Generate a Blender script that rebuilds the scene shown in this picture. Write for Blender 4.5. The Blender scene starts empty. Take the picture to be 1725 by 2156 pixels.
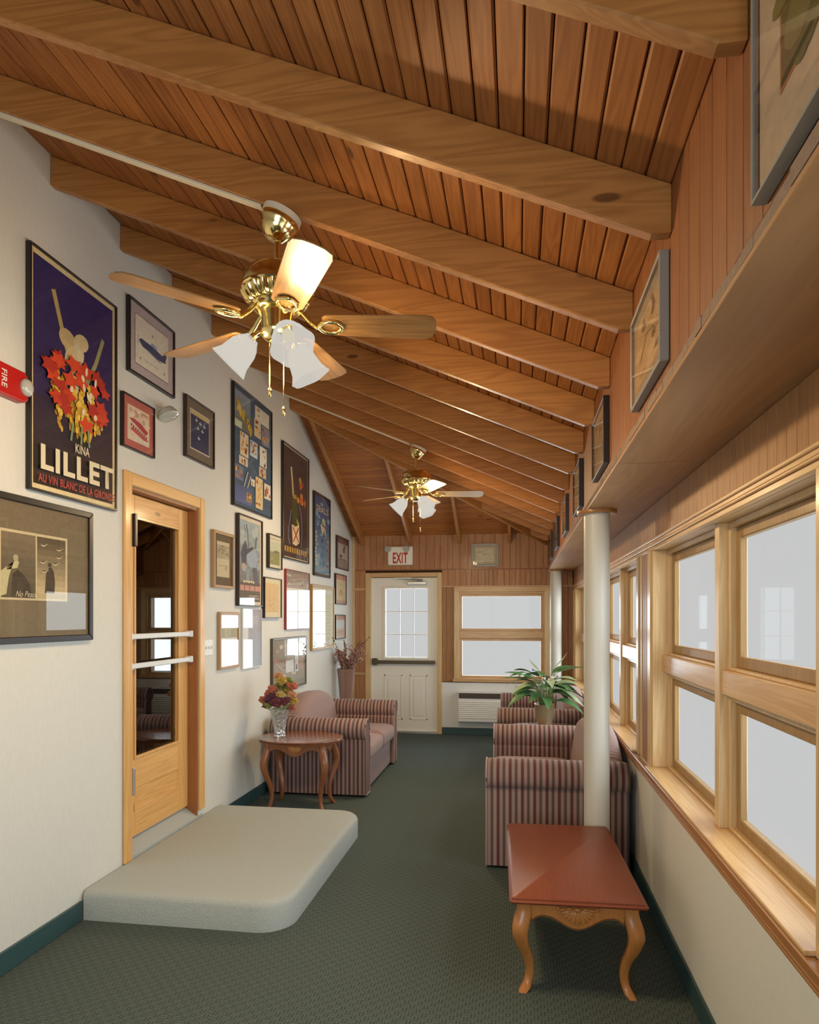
import bpy, bmesh, math, random
from mathutils import Vector, Matrix
random.seed(7)
SC = bpy.context.scene
COL = bpy.context.collection
PI = math.pi

# ------------------------------------------------------------------ camera, world, large lights, exposure
CAMH = 1.55
cam = bpy.data.cameras.new('camera')
cam.sensor_fit = 'AUTO'; cam.sensor_width = 36.0
cam.lens = 1450.0 / 2156.0 * 36.0
cam.shift_x = 0.0
cam.shift_y = (1300 - 1078) / 2156.0
cam.clip_start = 0.05
camo = bpy.data.objects.new('camera', cam); COL.objects.link(camo)
camo.location = (0, 0, CAMH); camo.rotation_euler = (PI / 2, 0, 0.156)
SC.camera = camo

W = bpy.data.worlds.new('overcast_sky'); SC.world = W; W.use_nodes = True
bg = W.node_tree.nodes['Background']
bg.inputs[0].default_value = (1.0, 1.0, 1.0, 1); bg.inputs[1].default_value = 0.62

SC.view_settings.view_transform = 'Standard'
SC.view_settings.look = 'None'
SC.view_settings.gamma = 1.0
SC.view_settings.exposure = 0.0
SC.view_settings.use_curve_mapping = False

DAY = 4.4                                     # radiance of the daylight behind the panes
def day_light(loc, rot, sx, sy, k=1.0):
    l = bpy.data.lights.new('window_daylight', 'AREA'); l.shape = 'RECTANGLE'
    l.size = sx; l.size_y = sy; l.energy = DAY * k * PI * sx * sy; l.color = (0.84, 0.945, 1.0); l.spread = math.radians(142)
    o = bpy.data.objects.new('window_daylight', l); COL.objects.link(o)
    o.location = loc; o.rotation_euler = rot
    return o
# panes of the long window wall (light enters along -X), end window and end door (along -Y)
UNITS = [(-0.75, 1.30), (1.765, 3.834), (4.274, 6.34), (6.78, 8.80)]
for (y0, y1) in UNITS:
    day_light((1.06, (y0 + y1) / 2, 1.44), (0, PI / 2 - math.radians(8), 0), 1.36, y1 - y0 + 0.10)
day_light((-0.215, 9.28, 1.32), (-PI / 2, 0, 0), 1.05, 1.06)
day_light((-0.75, -2.16, 1.55), (PI / 2, 0, 0), 2.3, 1.5, 1.0)      # fill light through an unseen window added behind the camera
day_light((-1.475, 9.22, 1.476), (-PI / 2, 0, 0), 0.56, 0.9)

# ------------------------------------------------------------------ helpers
def lin(c):
    if isinstance(c, str):
        c = tuple(int(c[i:i + 2], 16) for i in (1, 3, 5))
    out = []
    for v in c[:3]:
        v = v / 255.0
        out.append(v / 12.92 if v <= 0.04045 else ((v + 0.055) / 1.055) ** 2.4)
    return (out[0], out[1], out[2], 1.0)

class MB:
    def __init__(s): s.v = []; s.f = []; s.c = []
    def face(s, pts, col=None):
        b = len(s.v); s.v += [tuple(p) for p in pts]; s.f.append(tuple(range(b, b + len(pts)))); s.c.append(col)
        return s
    def box(s, x0, x1, y0, y1, z0, z1):
        b = len(s.v)
        s.v += [(x0, y0, z0), (x1, y0, z0), (x1, y1, z0), (x0, y1, z0), (x0, y0, z1), (x1, y0, z1), (x1, y1, z1), (x0, y1, z1)]
        for f in ((0, 3, 2, 1), (4, 5, 6, 7), (0, 1, 5, 4), (1, 2, 6, 5), (2, 3, 7, 6), (3, 0, 4, 7)):
            s.f.append(tuple(b + i for i in f)); s.c.append(None)
        return s
    def loft(s, rings, caps=True, closed=True):
        b = len(s.v); n = len(rings[0])
        for r in rings: s.v += [tuple(p) for p in r]
        m = n if closed else n - 1
        for i in range(len(rings) - 1):
            for j in range(m):
                k = (j + 1) % n
                s.f.append((b + i * n + j, b + i * n + k, b + (i + 1) * n + k, b + (i + 1) * n + j)); s.c.append(None)
        if caps and closed:
            s.f.append(tuple(b + j for j in reversed(range(n)))); s.c.append(None)
            e = b + (len(rings) - 1) * n
            s.f.append(tuple(e + j for j in range(n))); s.c.append(None)
        return s
    def prism(s, pts, ax, a, b):
        # pts: polygon in the two other axes, in order x,y,z without ax
        def mk(p, t):
            return {'x': (t, p[0], p[1]), 'y': (p[0], t, p[1]), 'z': (p[0], p[1], t)}[ax]
        return s.loft([[mk(p, a) for p in pts], [mk(p, b) for p in pts]])
    def lathe(s, prof, n=24, c=(0, 0, 0), mat=None, caps=True, wob=None):
        rings = []
        for (r, z) in prof:
            ring = []
            for j in range(n):
                t = 2 * PI * j / n
                rr = r if wob is None else r * wob(t, z)
                p = Vector((rr * math.cos(t), rr * math.sin(t), z))
                if mat: p = mat @ p
                ring.append((p.x + c[0], p.y + c[1], p.z + c[2]))
            rings.append(ring)
        return s.loft(rings, caps)
    def tube(s, path, r, n=8, caps=True):
        P = [Vector(p) for p in path]; rings = []
        rs = r if isinstance(r, (list, tuple)) else [r] * len(P)
        up = Vector((0, 0, 1))
        for i, p in enumerate(P):
            t = (P[min(i + 1, len(P) - 1)] - P[max(i - 1, 0)]).normalized()
            u = up if abs(t.dot(up)) < 0.95 else Vector((1, 0, 0))
            a = t.cross(u).normalized(); b = t.cross(a).normalized()
            rings.append([p + (a * math.cos(2 * PI * j / n) + b * math.sin(2 * PI * j / n)) * rs[i] for j in range(n)])
        return s.loft(rings, caps)
    def ball(s, c, r, n=10, m=6, mat=None):
        rx, ry, rz = (r, r, r) if not isinstance(r, (tuple, list)) else r
        rings = []
        for i in range(1, m):
            a = -PI / 2 + PI * i / m
            ring = []
            for j in range(n):
                t = 2 * PI * j / n
                p = Vector((rx * math.cos(a) * math.cos(t), ry * math.cos(a) * math.sin(t), rz * math.sin(a)))
                if mat: p = mat @ p
                ring.append((p.x + c[0], p.y + c[1], p.z + c[2]))
            rings.append(ring)
        return s.loft(rings)
    def build(s, name, mat, parent=None, smooth=None, bevel=0, seg=1, col=False):
        me = bpy.data.meshes.new(name)
        me.from_pydata(s.v, [], s.f); me.update()
        bm = bmesh.new(); bm.from_mesh(me)
        if not col:
            bmesh.ops.recalc_face_normals(bm, faces=bm.faces)
        if bevel:
            ed = [e for e in bm.edges if len(e.link_faces) == 2 and e.calc_face_angle(0) > 0.6]
            bmesh.ops.bevel(bm, geom=ed, offset=bevel, segments=seg, profile=0.5, affect='EDGES', clamp_overlap=True)
        bm.to_mesh(me); bm.free()
        if col:
            a = me.color_attributes.new('Col', 'FLOAT_COLOR', 'CORNER')
            for p, c in zip(me.polygons, s.c):
                cc = lin(c)
                for li in p.loop_indices: a.data[li].color = cc
        if smooth is not None:
            me.shade_smooth(); me.set_sharp_from_angle(angle=math.radians(smooth))
        o = bpy.data.objects.new(name, me); COL.objects.link(o)
        if mat: me.materials.append(mat)
        if parent: o.parent = parent
        return o

def empty(name, loc=(0, 0, 0), rz=0.0, label=None, cat=None, group=None, kind=None):
    o = bpy.data.objects.new(name, None); COL.objects.link(o); o.location = loc; o.rotation_euler = (0, 0, rz)
    o.empty_display_size = 0.1
    return tag(o, label, cat, group, kind)
def tag(o, label=None, cat=None, group=None, kind=None):
    if label: o['label'] = label
    if cat: o['category'] = cat
    if group: o['group'] = group
    if kind: o['kind'] = kind
    return o
def struct(o): o['kind'] = 'structure'; return o
def inst(src, parent=None, loc=(0, 0, 0)):
    c = src.copy(); COL.objects.link(c); c.location = loc
    if parent: c.parent = parent
    return c
def copy_tree(o, parent=None):
    c = o.copy(); COL.objects.link(c); c.parent = parent
    for ch in list(o.children): copy_tree(ch, c)
    return c

# ------------------------------------------------------------------ materials
def new_mat(name):
    m = bpy.data.materials.new(name); m.use_nodes = True
    nt = m.node_tree; nt.nodes.clear()
    out = nt.nodes.new('ShaderNodeOutputMaterial')
    return m, nt, out
def N(nt, typ, **kw):
    n = nt.nodes.new(typ)
    for k, v in kw.items(): setattr(n, k, v)
    return n
def pbsdf(nt, out, col=None, rough=0.5, metal=0.0, spec=0.5, coat=0.0):
    b = N(nt, 'ShaderNodeBsdfPrincipled')
    if col is not None: b.inputs['Base Color'].default_value = col
    b.inputs['Roughness'].default_value = rough; b.inputs['Metallic'].default_value = metal
    b.inputs['Specular IOR Level'].default_value = spec; b.inputs['Coat Weight'].default_value = coat
    b.inputs['Coat Roughness'].default_value = 0.15
    nt.links.new(b.outputs[0], out.inputs[0]); return b
def plain(name, col, rough=0.5, metal=0.0, spec=0.5, coat=0.0, var=0.0, scale=30.0, bump=0.0):
    m, nt, out = new_mat(name); c = lin(col)
    b = pbsdf(nt, out, c, rough, metal, spec, coat)
    if var or bump:
        tc = N(nt, 'ShaderNodeTexCoord'); nz = N(nt, 'ShaderNodeTexNoise'); nz.inputs['Scale'].default_value = scale; nz.inputs['Detail'].default_value = 4
        nt.links.new(tc.outputs['Object'], nz.inputs['Vector'])
        if var:
            mx = N(nt, 'ShaderNodeMix', data_type='RGBA')
            mx.inputs[6].default_value = tuple(v * (1 - var) for v in c[:3]) + (1,); mx.inputs[7].default_value = tuple(min(1, v * (1 + var)) for v in c[:3]) + (1,)
            nt.links.new(nz.outputs['Fac'], mx.inputs[0]); nt.links.new(mx.outputs[2], b.inputs['Base Color'])
        if bump:
            bp = N(nt, 'ShaderNodeBump'); bp.inputs['Strength'].default_value = bump; bp.inputs['Distance'].default_value = 0.01
            nt.links.new(nz.outputs['Fac'], bp.inputs['Height']); nt.links.new(bp.outputs[0], b.inputs['Normal'])
    return m
def math_n(nt, op, a=None, b=None):
    n = N(nt, 'ShaderNodeMath', operation=op)
    for i, x in enumerate((a, b)):
        if x is None: continue
        if isinstance(x, (int, float)): n.inputs[i].default_value = x
        else: nt.links.new(x, n.inputs[i])
    return n.outputs[0]
def wood(name, dark, light, axis='y', rough=0.45, coat=0.1, cross=14.0, along=0.9, knots=0.0, tint=0.18, rings=9.0, contrast=1.0):
    m, nt, out = new_mat(name); b = pbsdf(nt, out, None, rough, 0, 0.4, coat)
    tc = N(nt, 'ShaderNodeTexCoord'); oi = N(nt, 'ShaderNodeObjectInfo')
    off = N(nt, 'ShaderNodeVectorMath', operation='SCALE'); off.inputs[0].default_value = (13.1, 7.7, 9.3)
    nt.links.new(oi.outputs['Random'], off.inputs['Scale'])
    add = N(nt, 'ShaderNodeVectorMath', operation='ADD'); nt.links.new(tc.outputs['Object'], add.inputs[0]); nt.links.new(off.outputs[0], add.inputs[1])
    i = 'xyz'.index(axis)
    def mapped(cr, al):
        mp = N(nt, 'ShaderNodeMapping'); sc = [cr] * 3; sc[i] = al; mp.inputs['Scale'].default_value = sc
        nt.links.new(add.outputs[0], mp.inputs['Vector']); return mp.outputs[0]
    n1 = N(nt, 'ShaderNodeTexNoise'); n1.inputs['Scale'].default_value = 1; n1.inputs['Detail'].default_value = 2; n1.inputs['Distortion'].default_value = 0.4
    nt.links.new(mapped(cross, along), n1.inputs['Vector'])
    wv = math_n(nt, 'SINE', math_n(nt, 'MULTIPLY', n1.outputs['Fac'], rings * 6.28))
    wv = math_n(nt, 'MULTIPLY_ADD', wv, 0.5); nt.nodes[-1].inputs[2].default_value = 0.5
    n2 = N(nt, 'ShaderNodeTexNoise'); n2.inputs['Scale'].default_value = 1; n2.inputs['Detail'].default_value = 5
    nt.links.new(mapped(cross * 9, along * 4), n2.inputs['Vector'])
    n3 = N(nt, 'ShaderNodeTexNoise'); n3.inputs['Scale'].default_value = 1; n3.inputs['Detail'].default_value = 1
    nt.links.new(mapped(cross * 0.35, along * 0.6), n3.inputs['Vector'])
    s = math_n(nt, 'ADD', math_n(nt, 'MULTIPLY', wv, 0.30 * contrast), math_n(nt, 'MULTIPLY', n2.outputs['Fac'], 0.45 * contrast))
    s = math_n(nt, 'ADD', s, math_n(nt, 'MULTIPLY', n3.outputs['Fac'], 0.5))
    s = math_n(nt, 'ADD', s, math_n(nt, 'MULTIPLY', oi.outputs['Random'], tint * 2))
    s = math_n(nt, 'SUBTRACT', s, 0.12 + tint)
    mx = N(nt, 'ShaderNodeMix', data_type='RGBA'); mx.inputs[6].default_value = lin(dark); mx.inputs[7].default_value = lin(light)
    nt.links.new(s, mx.inputs[0]); col = mx.outputs[2]
    if knots:
        vo = N(nt, 'ShaderNodeTexVoronoi'); vo.inputs['Scale'].default_value = 1
        nt.links.new(mapped(5.0, 1.7), vo.inputs['Vector'])
        k = N(nt, 'ShaderNodeMapRange'); k.inputs[1].default_value = 0.05; k.inputs[2].default_value = 0.05 + knots; k.inputs[3].default_value = 0.75; k.inputs[4].default_value = 0
        nt.links.new(vo.outputs['Distance'], k.inputs[0])
        mk = N(nt, 'ShaderNodeMix', data_type='RGBA'); dk = lin(dark); mk.inputs[7].default_value = (dk[0] * .25, dk[1] * .2, dk[2] * .2, 1)
        nt.links.new(k.outputs[0], mk.inputs[0]); nt.links.new(col, mk.inputs[6]); col = mk.outputs[2]
    nt.links.new(col, b.inputs['Base Color'])
    bp = N(nt, 'ShaderNodeBump'); bp.inputs['Strength'].default_value = 0.12; bp.inputs['Distance'].default_value = 0.003
    nt.links.new(n2.outputs['Fac'], bp.inputs['Height']); nt.links.new(bp.outputs[0], b.inputs['Normal'])
    return m
def glass_mat(name, tint=(0.93, 0.95, 0.95), ior=1.5, rough=0.0, gain=1.0):
    m, nt, out = new_mat(name)
    t = N(nt, 'ShaderNodeBsdfTransparent'); t.inputs[0].default_value = tint + (1,)
    g = N(nt, 'ShaderNodeBsdfGlossy'); g.inputs['Roughness'].default_value = rough
    f = N(nt, 'ShaderNodeFresnel'); geo = N(nt, 'ShaderNodeNewGeometry')
    mi = N(nt, 'ShaderNodeMix'); mi.inputs[2].default_value = ior; mi.inputs[3].default_value = 1.0 / ior
    nt.links.new(geo.outputs['Backfacing'], mi.inputs[0]); nt.links.new(mi.outputs[0], f.inputs['IOR'])
    mx = N(nt, 'ShaderNodeMixShader')
    if gain != 1.0: nt.links.new(math_n(nt, 'MULTIPLY', f.outputs[0], gain), mx.inputs[0])
    else: nt.links.new(f.outputs[0], mx.inputs[0])
    nt.links.new(t.outputs[0], mx.inputs[1]); nt.links.new(g.outputs[0], mx.inputs[2]); nt.links.new(mx.outputs[0], out.inputs[0])
    return m

M = {}
M['board_y'] = wood('cedar_board_lengthwise', '#804a20', '#b4743a', 'y', 0.6, 0.0, 16, 1.1, 0.03, 0.16)
M['board_x'] = wood('cedar_board_crosswise', '#804a20', '#b4743a', 'x', 0.6, 0.0, 16, 1.1, 0.03, 0.16)
M['rafter_x'] = wood('fir_rafter', '#8a5526', '#c08648', 'x', 0.45, 0.1, 12, 0.8, 0.025, 0.06)
M['rafter_y'] = wood('fir_jack_rafter', '#8a5526', '#c08648', 'y', 0.45, 0.1, 12, 0.8, 0.025, 0.06)
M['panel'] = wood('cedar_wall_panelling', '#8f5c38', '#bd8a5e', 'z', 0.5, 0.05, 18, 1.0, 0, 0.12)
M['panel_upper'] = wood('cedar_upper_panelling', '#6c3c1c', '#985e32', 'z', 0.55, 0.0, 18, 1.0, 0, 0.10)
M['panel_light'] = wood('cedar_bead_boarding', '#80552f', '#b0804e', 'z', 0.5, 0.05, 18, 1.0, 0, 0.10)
M['backing'] = plain('dark_groove_backing', '#3a2412', 0.9)
M['trim_y'] = wood('fir_trim_lengthwise', '#b0854f', '#dab583', 'y', 0.4, 0.2, 18, 0.8, 0, 0.05)
M['trim_x'] = wood('fir_trim_crosswise', '#b0854f', '#dab583', 'x', 0.4, 0.2, 18, 0.8, 0, 0.05)
M['trim_z'] = wood('fir_trim_upright', '#b8955f', '#dfc193', 'z', 0.4, 0.2, 18, 0.8, 0, 0.05)
M['sash'] = wood('darkened_sash', '#84653c', '#a88656', 'z', 0.5, 0.05, 18, 0.8, 0, 0.05)  # wood colour darkened to hold down the glare beside the panes
M['apron'] = wood('fir_sill_apron', '#8c5a30', '#b98550', 'y', 0.4, 0.2, 18, 0.8, 0, 0.05)
M['ply'] = wood('soffit_plywood', '#94693e', '#b98c5a', 'y', 0.5, 0.05, 10, 0.7, 0, 0.08, 6, 0.8)
M['raw_edge'] = plain('raw_torn_wood_edge', '#8d7563', 0.9, var=0.25, scale=60, bump=0.6)
M['door_z'] = wood('golden_fir_door', '#c28a48', '#e6b672', 'z', 0.45, 0.08, 16, 0.7, 0.03, 0.06)
M['door_y'] = wood('golden_fir_door_rails', '#c28a48', '#e6b672', 'y', 0.45, 0.08, 12, 0.7, 0.03, 0.06)
M['casing_z'] = wood('honey_door_casing', '#c08a48', '#e6ba78', 'z', 0.4, 0.2, 18, 0.7, 0, 0.05)
M['casing_y'] = wood('honey_door_casing_head', '#c08a48', '#e6ba78', 'y', 0.4, 0.2, 18, 0.7, 0, 0.05)
M['jamb'] = wood('dark_stained_jamb', '#7a4a26', '#a86c3c', 'z', 0.45, 0.1, 18, 0.7)
M['cherry'] = wood('cherry_table_top', '#6e3520', '#8a4a30', 'y', 0.38, 0.0, 30, 1.4, 0, 0.02, 7, 0.7)
M['maple_leg'] = wood('honey_maple_legs', '#a5662e', '#c98a4c', 'z', 0.35, 0.3, 12, 1.2, 0, 0.03, 6, 0.7)
M['walnut_leg'] = wood('brown_maple_legs', '#7d4a2c', '#a06844', 'z', 0.35, 0.3, 12, 1.2, 0, 0.03, 6, 0.7)
M['walnut_top'] = wood('brown_oval_top', '#6a3c26', '#8a5638', 'x', 0.22, 0.5, 20, 1.4, 0, 0.02, 6, 0.6)
M['carve_line'] = plain('dark_carved_line', '#5a3216', 0.6)
M['blade'] = wood('oak_fan_blade', '#6a4a2a', '#9a7648', 'x', 0.4, 0.2, 22, 1.6, 0, 0.05, 7, 1.1)
M['blade_pale'] = wood('pale_oak_fan_blade', '#8a7454', '#b39c76', 'x', 0.4, 0.2, 22, 1.6, 0, 0.05, 7, 0.6)
M['brass'] = plain('polished_brass', '#e4d090', 0.16, 1.0)
M['chrome'] = plain('satin_aluminium', '#c9c9c6', 0.35, 0.8)
M['white_paint'] = plain('white_enamel', '#d8d8d4', 0.35)
M['white_door'] = plain('cream_door_paint', '#e8e4d8', 0.4)
M['white_wall'] = plain('white_wall_board', '#dededa', 0.6)
M['raceway'] = plain('ivory_raceway', '#d9cdb4', 0.5)
M['column'] = plain('cream_column_paint', '#c6c3b8', 0.4)
M['black'] = plain('black_frame', '#1d1714', 0.35)
M['dark_brown'] = plain('dark_brown_frame', '#33241c', 0.35)
M['silver'] = plain('silver_frame', '#8f8a80', 0.45, 0.15)
M['gold'] = plain('antique_gold_frame', '#a48450', 0.4, 0.35)
M['wood_frame'] = plain('light_wood_frame', '#a8855c', 0.45)
M['red_frame'] = plain('red_lacquer_frame', '#8c2a28', 0.35)
M['bronze'] = plain('bronze_door_hardware', '#5c5340', 0.4, 0.5)
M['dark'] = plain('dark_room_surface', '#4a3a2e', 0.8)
M['green_base'] = plain('green_rubber_base', '#2f4b4c', 0.5)
M['red'] = plain('red_alarm_plastic', '#b01c18', 0.35)
M['lens'] = plain('clear_lens_plastic', '#b4b4aa', 0.1, 0, 1.0)
M['grille_dark'] = plain('dark_air_outlet', '#4a4138', 0.7)
M['vase_mauve'] = plain('glazed_mauve_ceramic', '#8a6a60', 0.12, 0, 0.6, 0.6)
M['pot'] = plain('champagne_foil_pot', '#c0ad88', 0.25, 0.5)
M['soil'] = plain('dark_soil', '#2a2018', 0.95)
M['pane'] = glass_mat('window_pane_glass', (0.965, 0.97, 0.97), 1.5, 0.0, 0.06)
M['picture_glass'] = glass_mat('picture_glass', (0.97, 0.97, 0.97), 1.5, 0.0, 0.7)
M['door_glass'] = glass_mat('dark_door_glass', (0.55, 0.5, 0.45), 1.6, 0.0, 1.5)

def col_mat():
    m, nt, out = new_mat('printed_paper'); b = pbsdf(nt, out, None, 0.6, 0, 0.3)
    a = N(nt, 'ShaderNodeVertexColor'); a.layer_name = 'Col'
    tc = N(nt, 'ShaderNodeTexCoord'); nz = N(nt, 'ShaderNodeTexNoise'); nz.inputs['Scale'].default_value = 45; nz.inputs['Detail'].default_value = 4
    nt.links.new(tc.outputs['Object'], nz.inputs['Vector'])
    mr = N(nt, 'ShaderNodeMapRange'); mr.inputs[1].default_value = 0.3; mr.inputs[2].default_value = 0.7; mr.inputs[3].default_value = 1.38; mr.inputs[4].default_value = 1.62
    nt.links.new(nz.outputs['Fac'], mr.inputs[0])
    vm = N(nt, 'ShaderNodeVectorMath', operation='SCALE'); nt.links.new(a.outputs[0], vm.inputs[0]); nt.links.new(mr.outputs[0], vm.inputs['Scale'])
    nt.links.new(vm.outputs[0], b.inputs['Base Color']); return m
M['print'] = col_mat()

def wallpaper(name, col):
    m, nt, out = new_mat(name); b = pbsdf(nt, out, None, 0.7, 0, 0.3)
    tc = N(nt, 'ShaderNodeTexCoord'); mp = N(nt, 'ShaderNodeMapping'); mp.inputs['Scale'].default_value = (220, 220, 25)
    nt.links.new(tc.outputs['Object'], mp.inputs['Vector'])
    nz = N(nt, 'ShaderNodeTexNoise'); nz.inputs['Scale'].default_value = 1; nz.inputs['Detail'].default_value = 3
    nt.links.new(mp.outputs[0], nz.inputs['Vector'])
    c = lin(col); mx = N(nt, 'ShaderNodeMix', data_type='RGBA')
    mx.inputs[6].default_value = tuple(v * 0.90 for v in c[:3]) + (1,); mx.inputs[7].default_value = tuple(min(1, v * 1.07) for v in c[:3]) + (1,)
    nt.links.new(nz.outputs['Fac'], mx.inputs[0]); nt.links.new(mx.outputs[2], b.inputs['Base Color'])
    bp = N(nt, 'ShaderNodeBump'); bp.inputs['Strength'].default_value = 0.15; bp.inputs['Distance'].default_value = 0.002
    nt.links.new(nz.outputs['Fac'], bp.inputs['Height']); nt.links.new(bp.outputs[0], b.inputs['Normal'])
    return m
M['wallpaper'] = wallpaper('ivory_wallpaper', '#d3d1c8')

def carpet_green():
    m, nt, out = new_mat('green_woven_carpet'); b = pbsdf(nt, out, None, 0.95, 0, 0.1)
    tc = N(nt, 'ShaderNodeTexCoord'); sep = N(nt, 'ShaderNodeSeparateXYZ'); nt.links.new(tc.outputs['Object'], sep.inputs[0])
    nzw = N(nt, 'ShaderNodeTexNoise'); nzw.inputs['Scale'].default_value = 140; nzw.inputs['Detail'].default_value = 3
    nt.links.new(tc.outputs['Object'], nzw.inputs['Vector'])
    x, y = sep.outputs[0], sep.outputs[1]
    p = 0.027
    cx = math_n(nt, 'FLOOR', math_n(nt, 'DIVIDE', x, p)); cy = math_n(nt, 'FLOOR', math_n(nt, 'DIVIDE', y, p))
    par = math_n(nt, 'ABSOLUTE', math_n(nt, 'MODULO', math_n(nt, 'ADD', cx, cy), 2.0))
    k = 2 * PI * 2 / p
    sx = math_n(nt, 'SINE', math_n(nt, 'MULTIPLY', x, k)); sy = math_n(nt, 'SINE', math_n(nt, 'MULTIPLY', y, k))
    mxf = N(nt, 'ShaderNodeMix'); nt.links.new(par, mxf.inputs[0]); nt.links.new(sx, mxf.inputs[2]); nt.links.new(sy, mxf.inputs[3])
    v = math_n(nt, 'MULTIPLY_ADD', mxf.outputs[0], 0.17); nt.nodes[-1].inputs[2].default_value = 0.12
    v = math_n(nt, 'ADD', v, math_n(nt, 'MULTIPLY', nzw.outputs['Fac'], 0.5))
    v = math_n(nt, 'ADD', v, math_n(nt, 'MULTIPLY', par, 0.07))
    mx = N(nt, 'ShaderNodeMix', data_type='RGBA'); mx.inputs[6].default_value = lin('#2b322f'); mx.inputs[7].default_value = lin('#6f7a74')
    nt.links.new(v, mx.inputs[0]); nt.links.new(mx.outputs[2], b.inputs['Base Color'])
    bp = N(nt, 'ShaderNodeBump'); bp.inputs['Strength'].default_value = 0.5; bp.inputs['Distance'].default_value = 0.004
    nt.links.new(v, bp.inputs['Height']); nt.links.new(bp.outputs[0], b.inputs['Normal'])
    return m
M['carpet'] = carpet_green()
M['step_carpet'] = plain('grey_beige_pile_carpet', '#b2b6b0', 0.95, 0, 0.1, var=0.22, scale=220, bump=0.6)

def stripe(name, i):
    m, nt, out = new_mat(name); b = pbsdf(nt, out, None, 0.75, 0, 0.2); b.inputs['Sheen Weight'].default_value = 0.15
    tc = N(nt, 'ShaderNodeTexCoord'); sep = N(nt, 'ShaderNodeSeparateXYZ'); nt.links.new(tc.outputs['Object'], sep.inputs[0])
    t = math_n(nt, 'FRACT', math_n(nt, 'DIVIDE', math_n(nt, 'ADD', sep.outputs[i], 10.0), 0.074))
    r = N(nt, 'ShaderNodeValToRGB'); nt.links.new(t, r.inputs[0])
    e = r.color_ramp.elements
    stops = [(0, '#6b3b3a'), (.14, '#6b3b3a'), (.22, '#a8837d'), (.34, '#a8837d'), (.42, '#6e5a50'), (.5, '#6e5a50'), (.56, '#a8837d'), (.72, '#a8837d'), (.80, '#6e4742'), (.9, '#6e4742'), (.97, '#9b7670'), (1, '#6b3b3a')]
    stops = [(0, '#5c3735'), (.16, '#5c3735'), (.25, '#987c75'), (.42, '#987c75'), (.5, '#5a4a42'), (.64, '#5a4a42'), (.73, '#9b8078'), (.92, '#9b8078'), (1, '#5c3735')]
    e[0].position = stops[0][0]; e[0].color = lin(stops[0][1]); e[1].position = 1.0; e[1].color = lin(stops[-1][1])
    for p, c in stops[1:-1]:
        q = e.new(p); q.color = lin(c)
    nt.links.new(r.outputs[0], b.inputs['Base Color'])
    nz = N(nt, 'ShaderNodeTexNoise'); nz.inputs['Scale'].default_value = 300; nt.links.new(tc.outputs['Object'], nz.inputs['Vector'])
    bp = N(nt, 'ShaderNodeBump'); bp.inputs['Strength'].default_value = 0.2; bp.inputs['Distance'].default_value = 0.002
    nt.links.new(nz.outputs['Fac'], bp.inputs['Height']); nt.links.new(bp.outputs[0], b.inputs['Normal'])
    return m
M['stripe_x'] = stripe('striped_fabric_across', 0)
M['stripe_y'] = stripe('striped_fabric_along', 1)
def fine_stripe():
    m, nt, out = new_mat('fine_striped_fabric'); b = pbsdf(nt, out, None, 0.75, 0, 0.2); b.inputs['Sheen Weight'].default_value = 0.15
    tc = N(nt, 'ShaderNodeTexCoord'); sep = N(nt, 'ShaderNodeSeparateXYZ'); nt.links.new(tc.outputs['Object'], sep.inputs[0])
    s = math_n(nt, 'SINE', math_n(nt, 'MULTIPLY', sep.outputs[0], 2 * PI / 0.018))
    s = math_n(nt, 'MULTIPLY_ADD', s, 0.5); nt.nodes[-1].inputs[2].default_value = 0.5
    mx = N(nt, 'ShaderNodeMix', data_type='RGBA'); mx.inputs[6].default_value = lin('#7c5d58'); mx.inputs[7].default_value = lin('#9d8680')
    nt.links.new(s, mx.inputs[0]); nt.links.new(mx.outputs[2], b.inputs['Base Color']); return m
M['stripe_fine'] = fine_stripe()
M['piping'] = plain('mauve_piping', '#a58a84', 0.7)

def shade_mat():
    m, nt, out = new_mat('lit_frosted_glass_shade')
    t = N(nt, 'ShaderNodeBsdfTransparent'); t.inputs[0].default_value = (1, .93, .8, 1)
    em = N(nt, 'ShaderNodeEmission'); em.inputs[0].default_value = (1, .97, .9, 1); em.inputs[1].default_value = 0.66
    mx = N(nt, 'ShaderNodeMixShader'); mx.inputs[0].default_value = 0.66
    nt.links.new(t.outputs[0], mx.inputs[1]); nt.links.new(em.outputs[0], mx.inputs[2]); nt.links.new(mx.outputs[0], out.inputs[0])
    return m
M['shade'] = shade_mat()

# ------------------------------------------------------------------ room dimensions
XL, XU, XW, YE, YB = -2.212, 0.385, 0.71, 9.10, -2.0
ZS = 2.149                    # soffit
ZEV = 2.645; SL = 0.431       # ceiling height at the eaves, slope
def zc(x): return ZEV - SL * (x - XU)
def ze(y): return ZEV + SL * (YE - y)
HIPC = YE - XU                # hip line: y = x + HIPC

# ------------------------------------------------------------------ floor and walls
struct(MB().box(XL - 0.1, 0.9, YB - 0.1, YE + 0.1, -0.1, 0).build('floor', M['carpet']))
DY0, DY1, DZ1 = 3.672, 4.530, 2.312       # wooden door opening in the long wall
wl = MB()
ZT = 4.0
wl.box(XL - 0.12, XL, YB, DY0, 0, ZT); wl.box(XL - 0.12, XL, DY1, YE, 0, ZT); wl.box(XL - 0.12, XL, DY0, DY1, DZ1, ZT)
struct(wl.build('wall_left', M['wallpaper']))
struct(MB().box(XL - .12, -1.9, YB - .12, YB, 0, ZT).box(.4, .9, YB - .12, YB, 0, ZT).box(-1.9, .4, YB - .12, YB, 0, .8).box(-1.9, .4, YB - .12, YB, 2.3, ZT).build('wall_back', M['wallpaper']))
fill_win = empty('window_6', (0, 0, 0), kind='structure')  # added window, out of view, so fill light can enter from behind
for x in (-1.9, -.78, .34): MB().box(x, x + .06, YB - .10, YB + .01, .8, 2.3).build('frame_post', M['trim_z'], fill_win)
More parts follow.
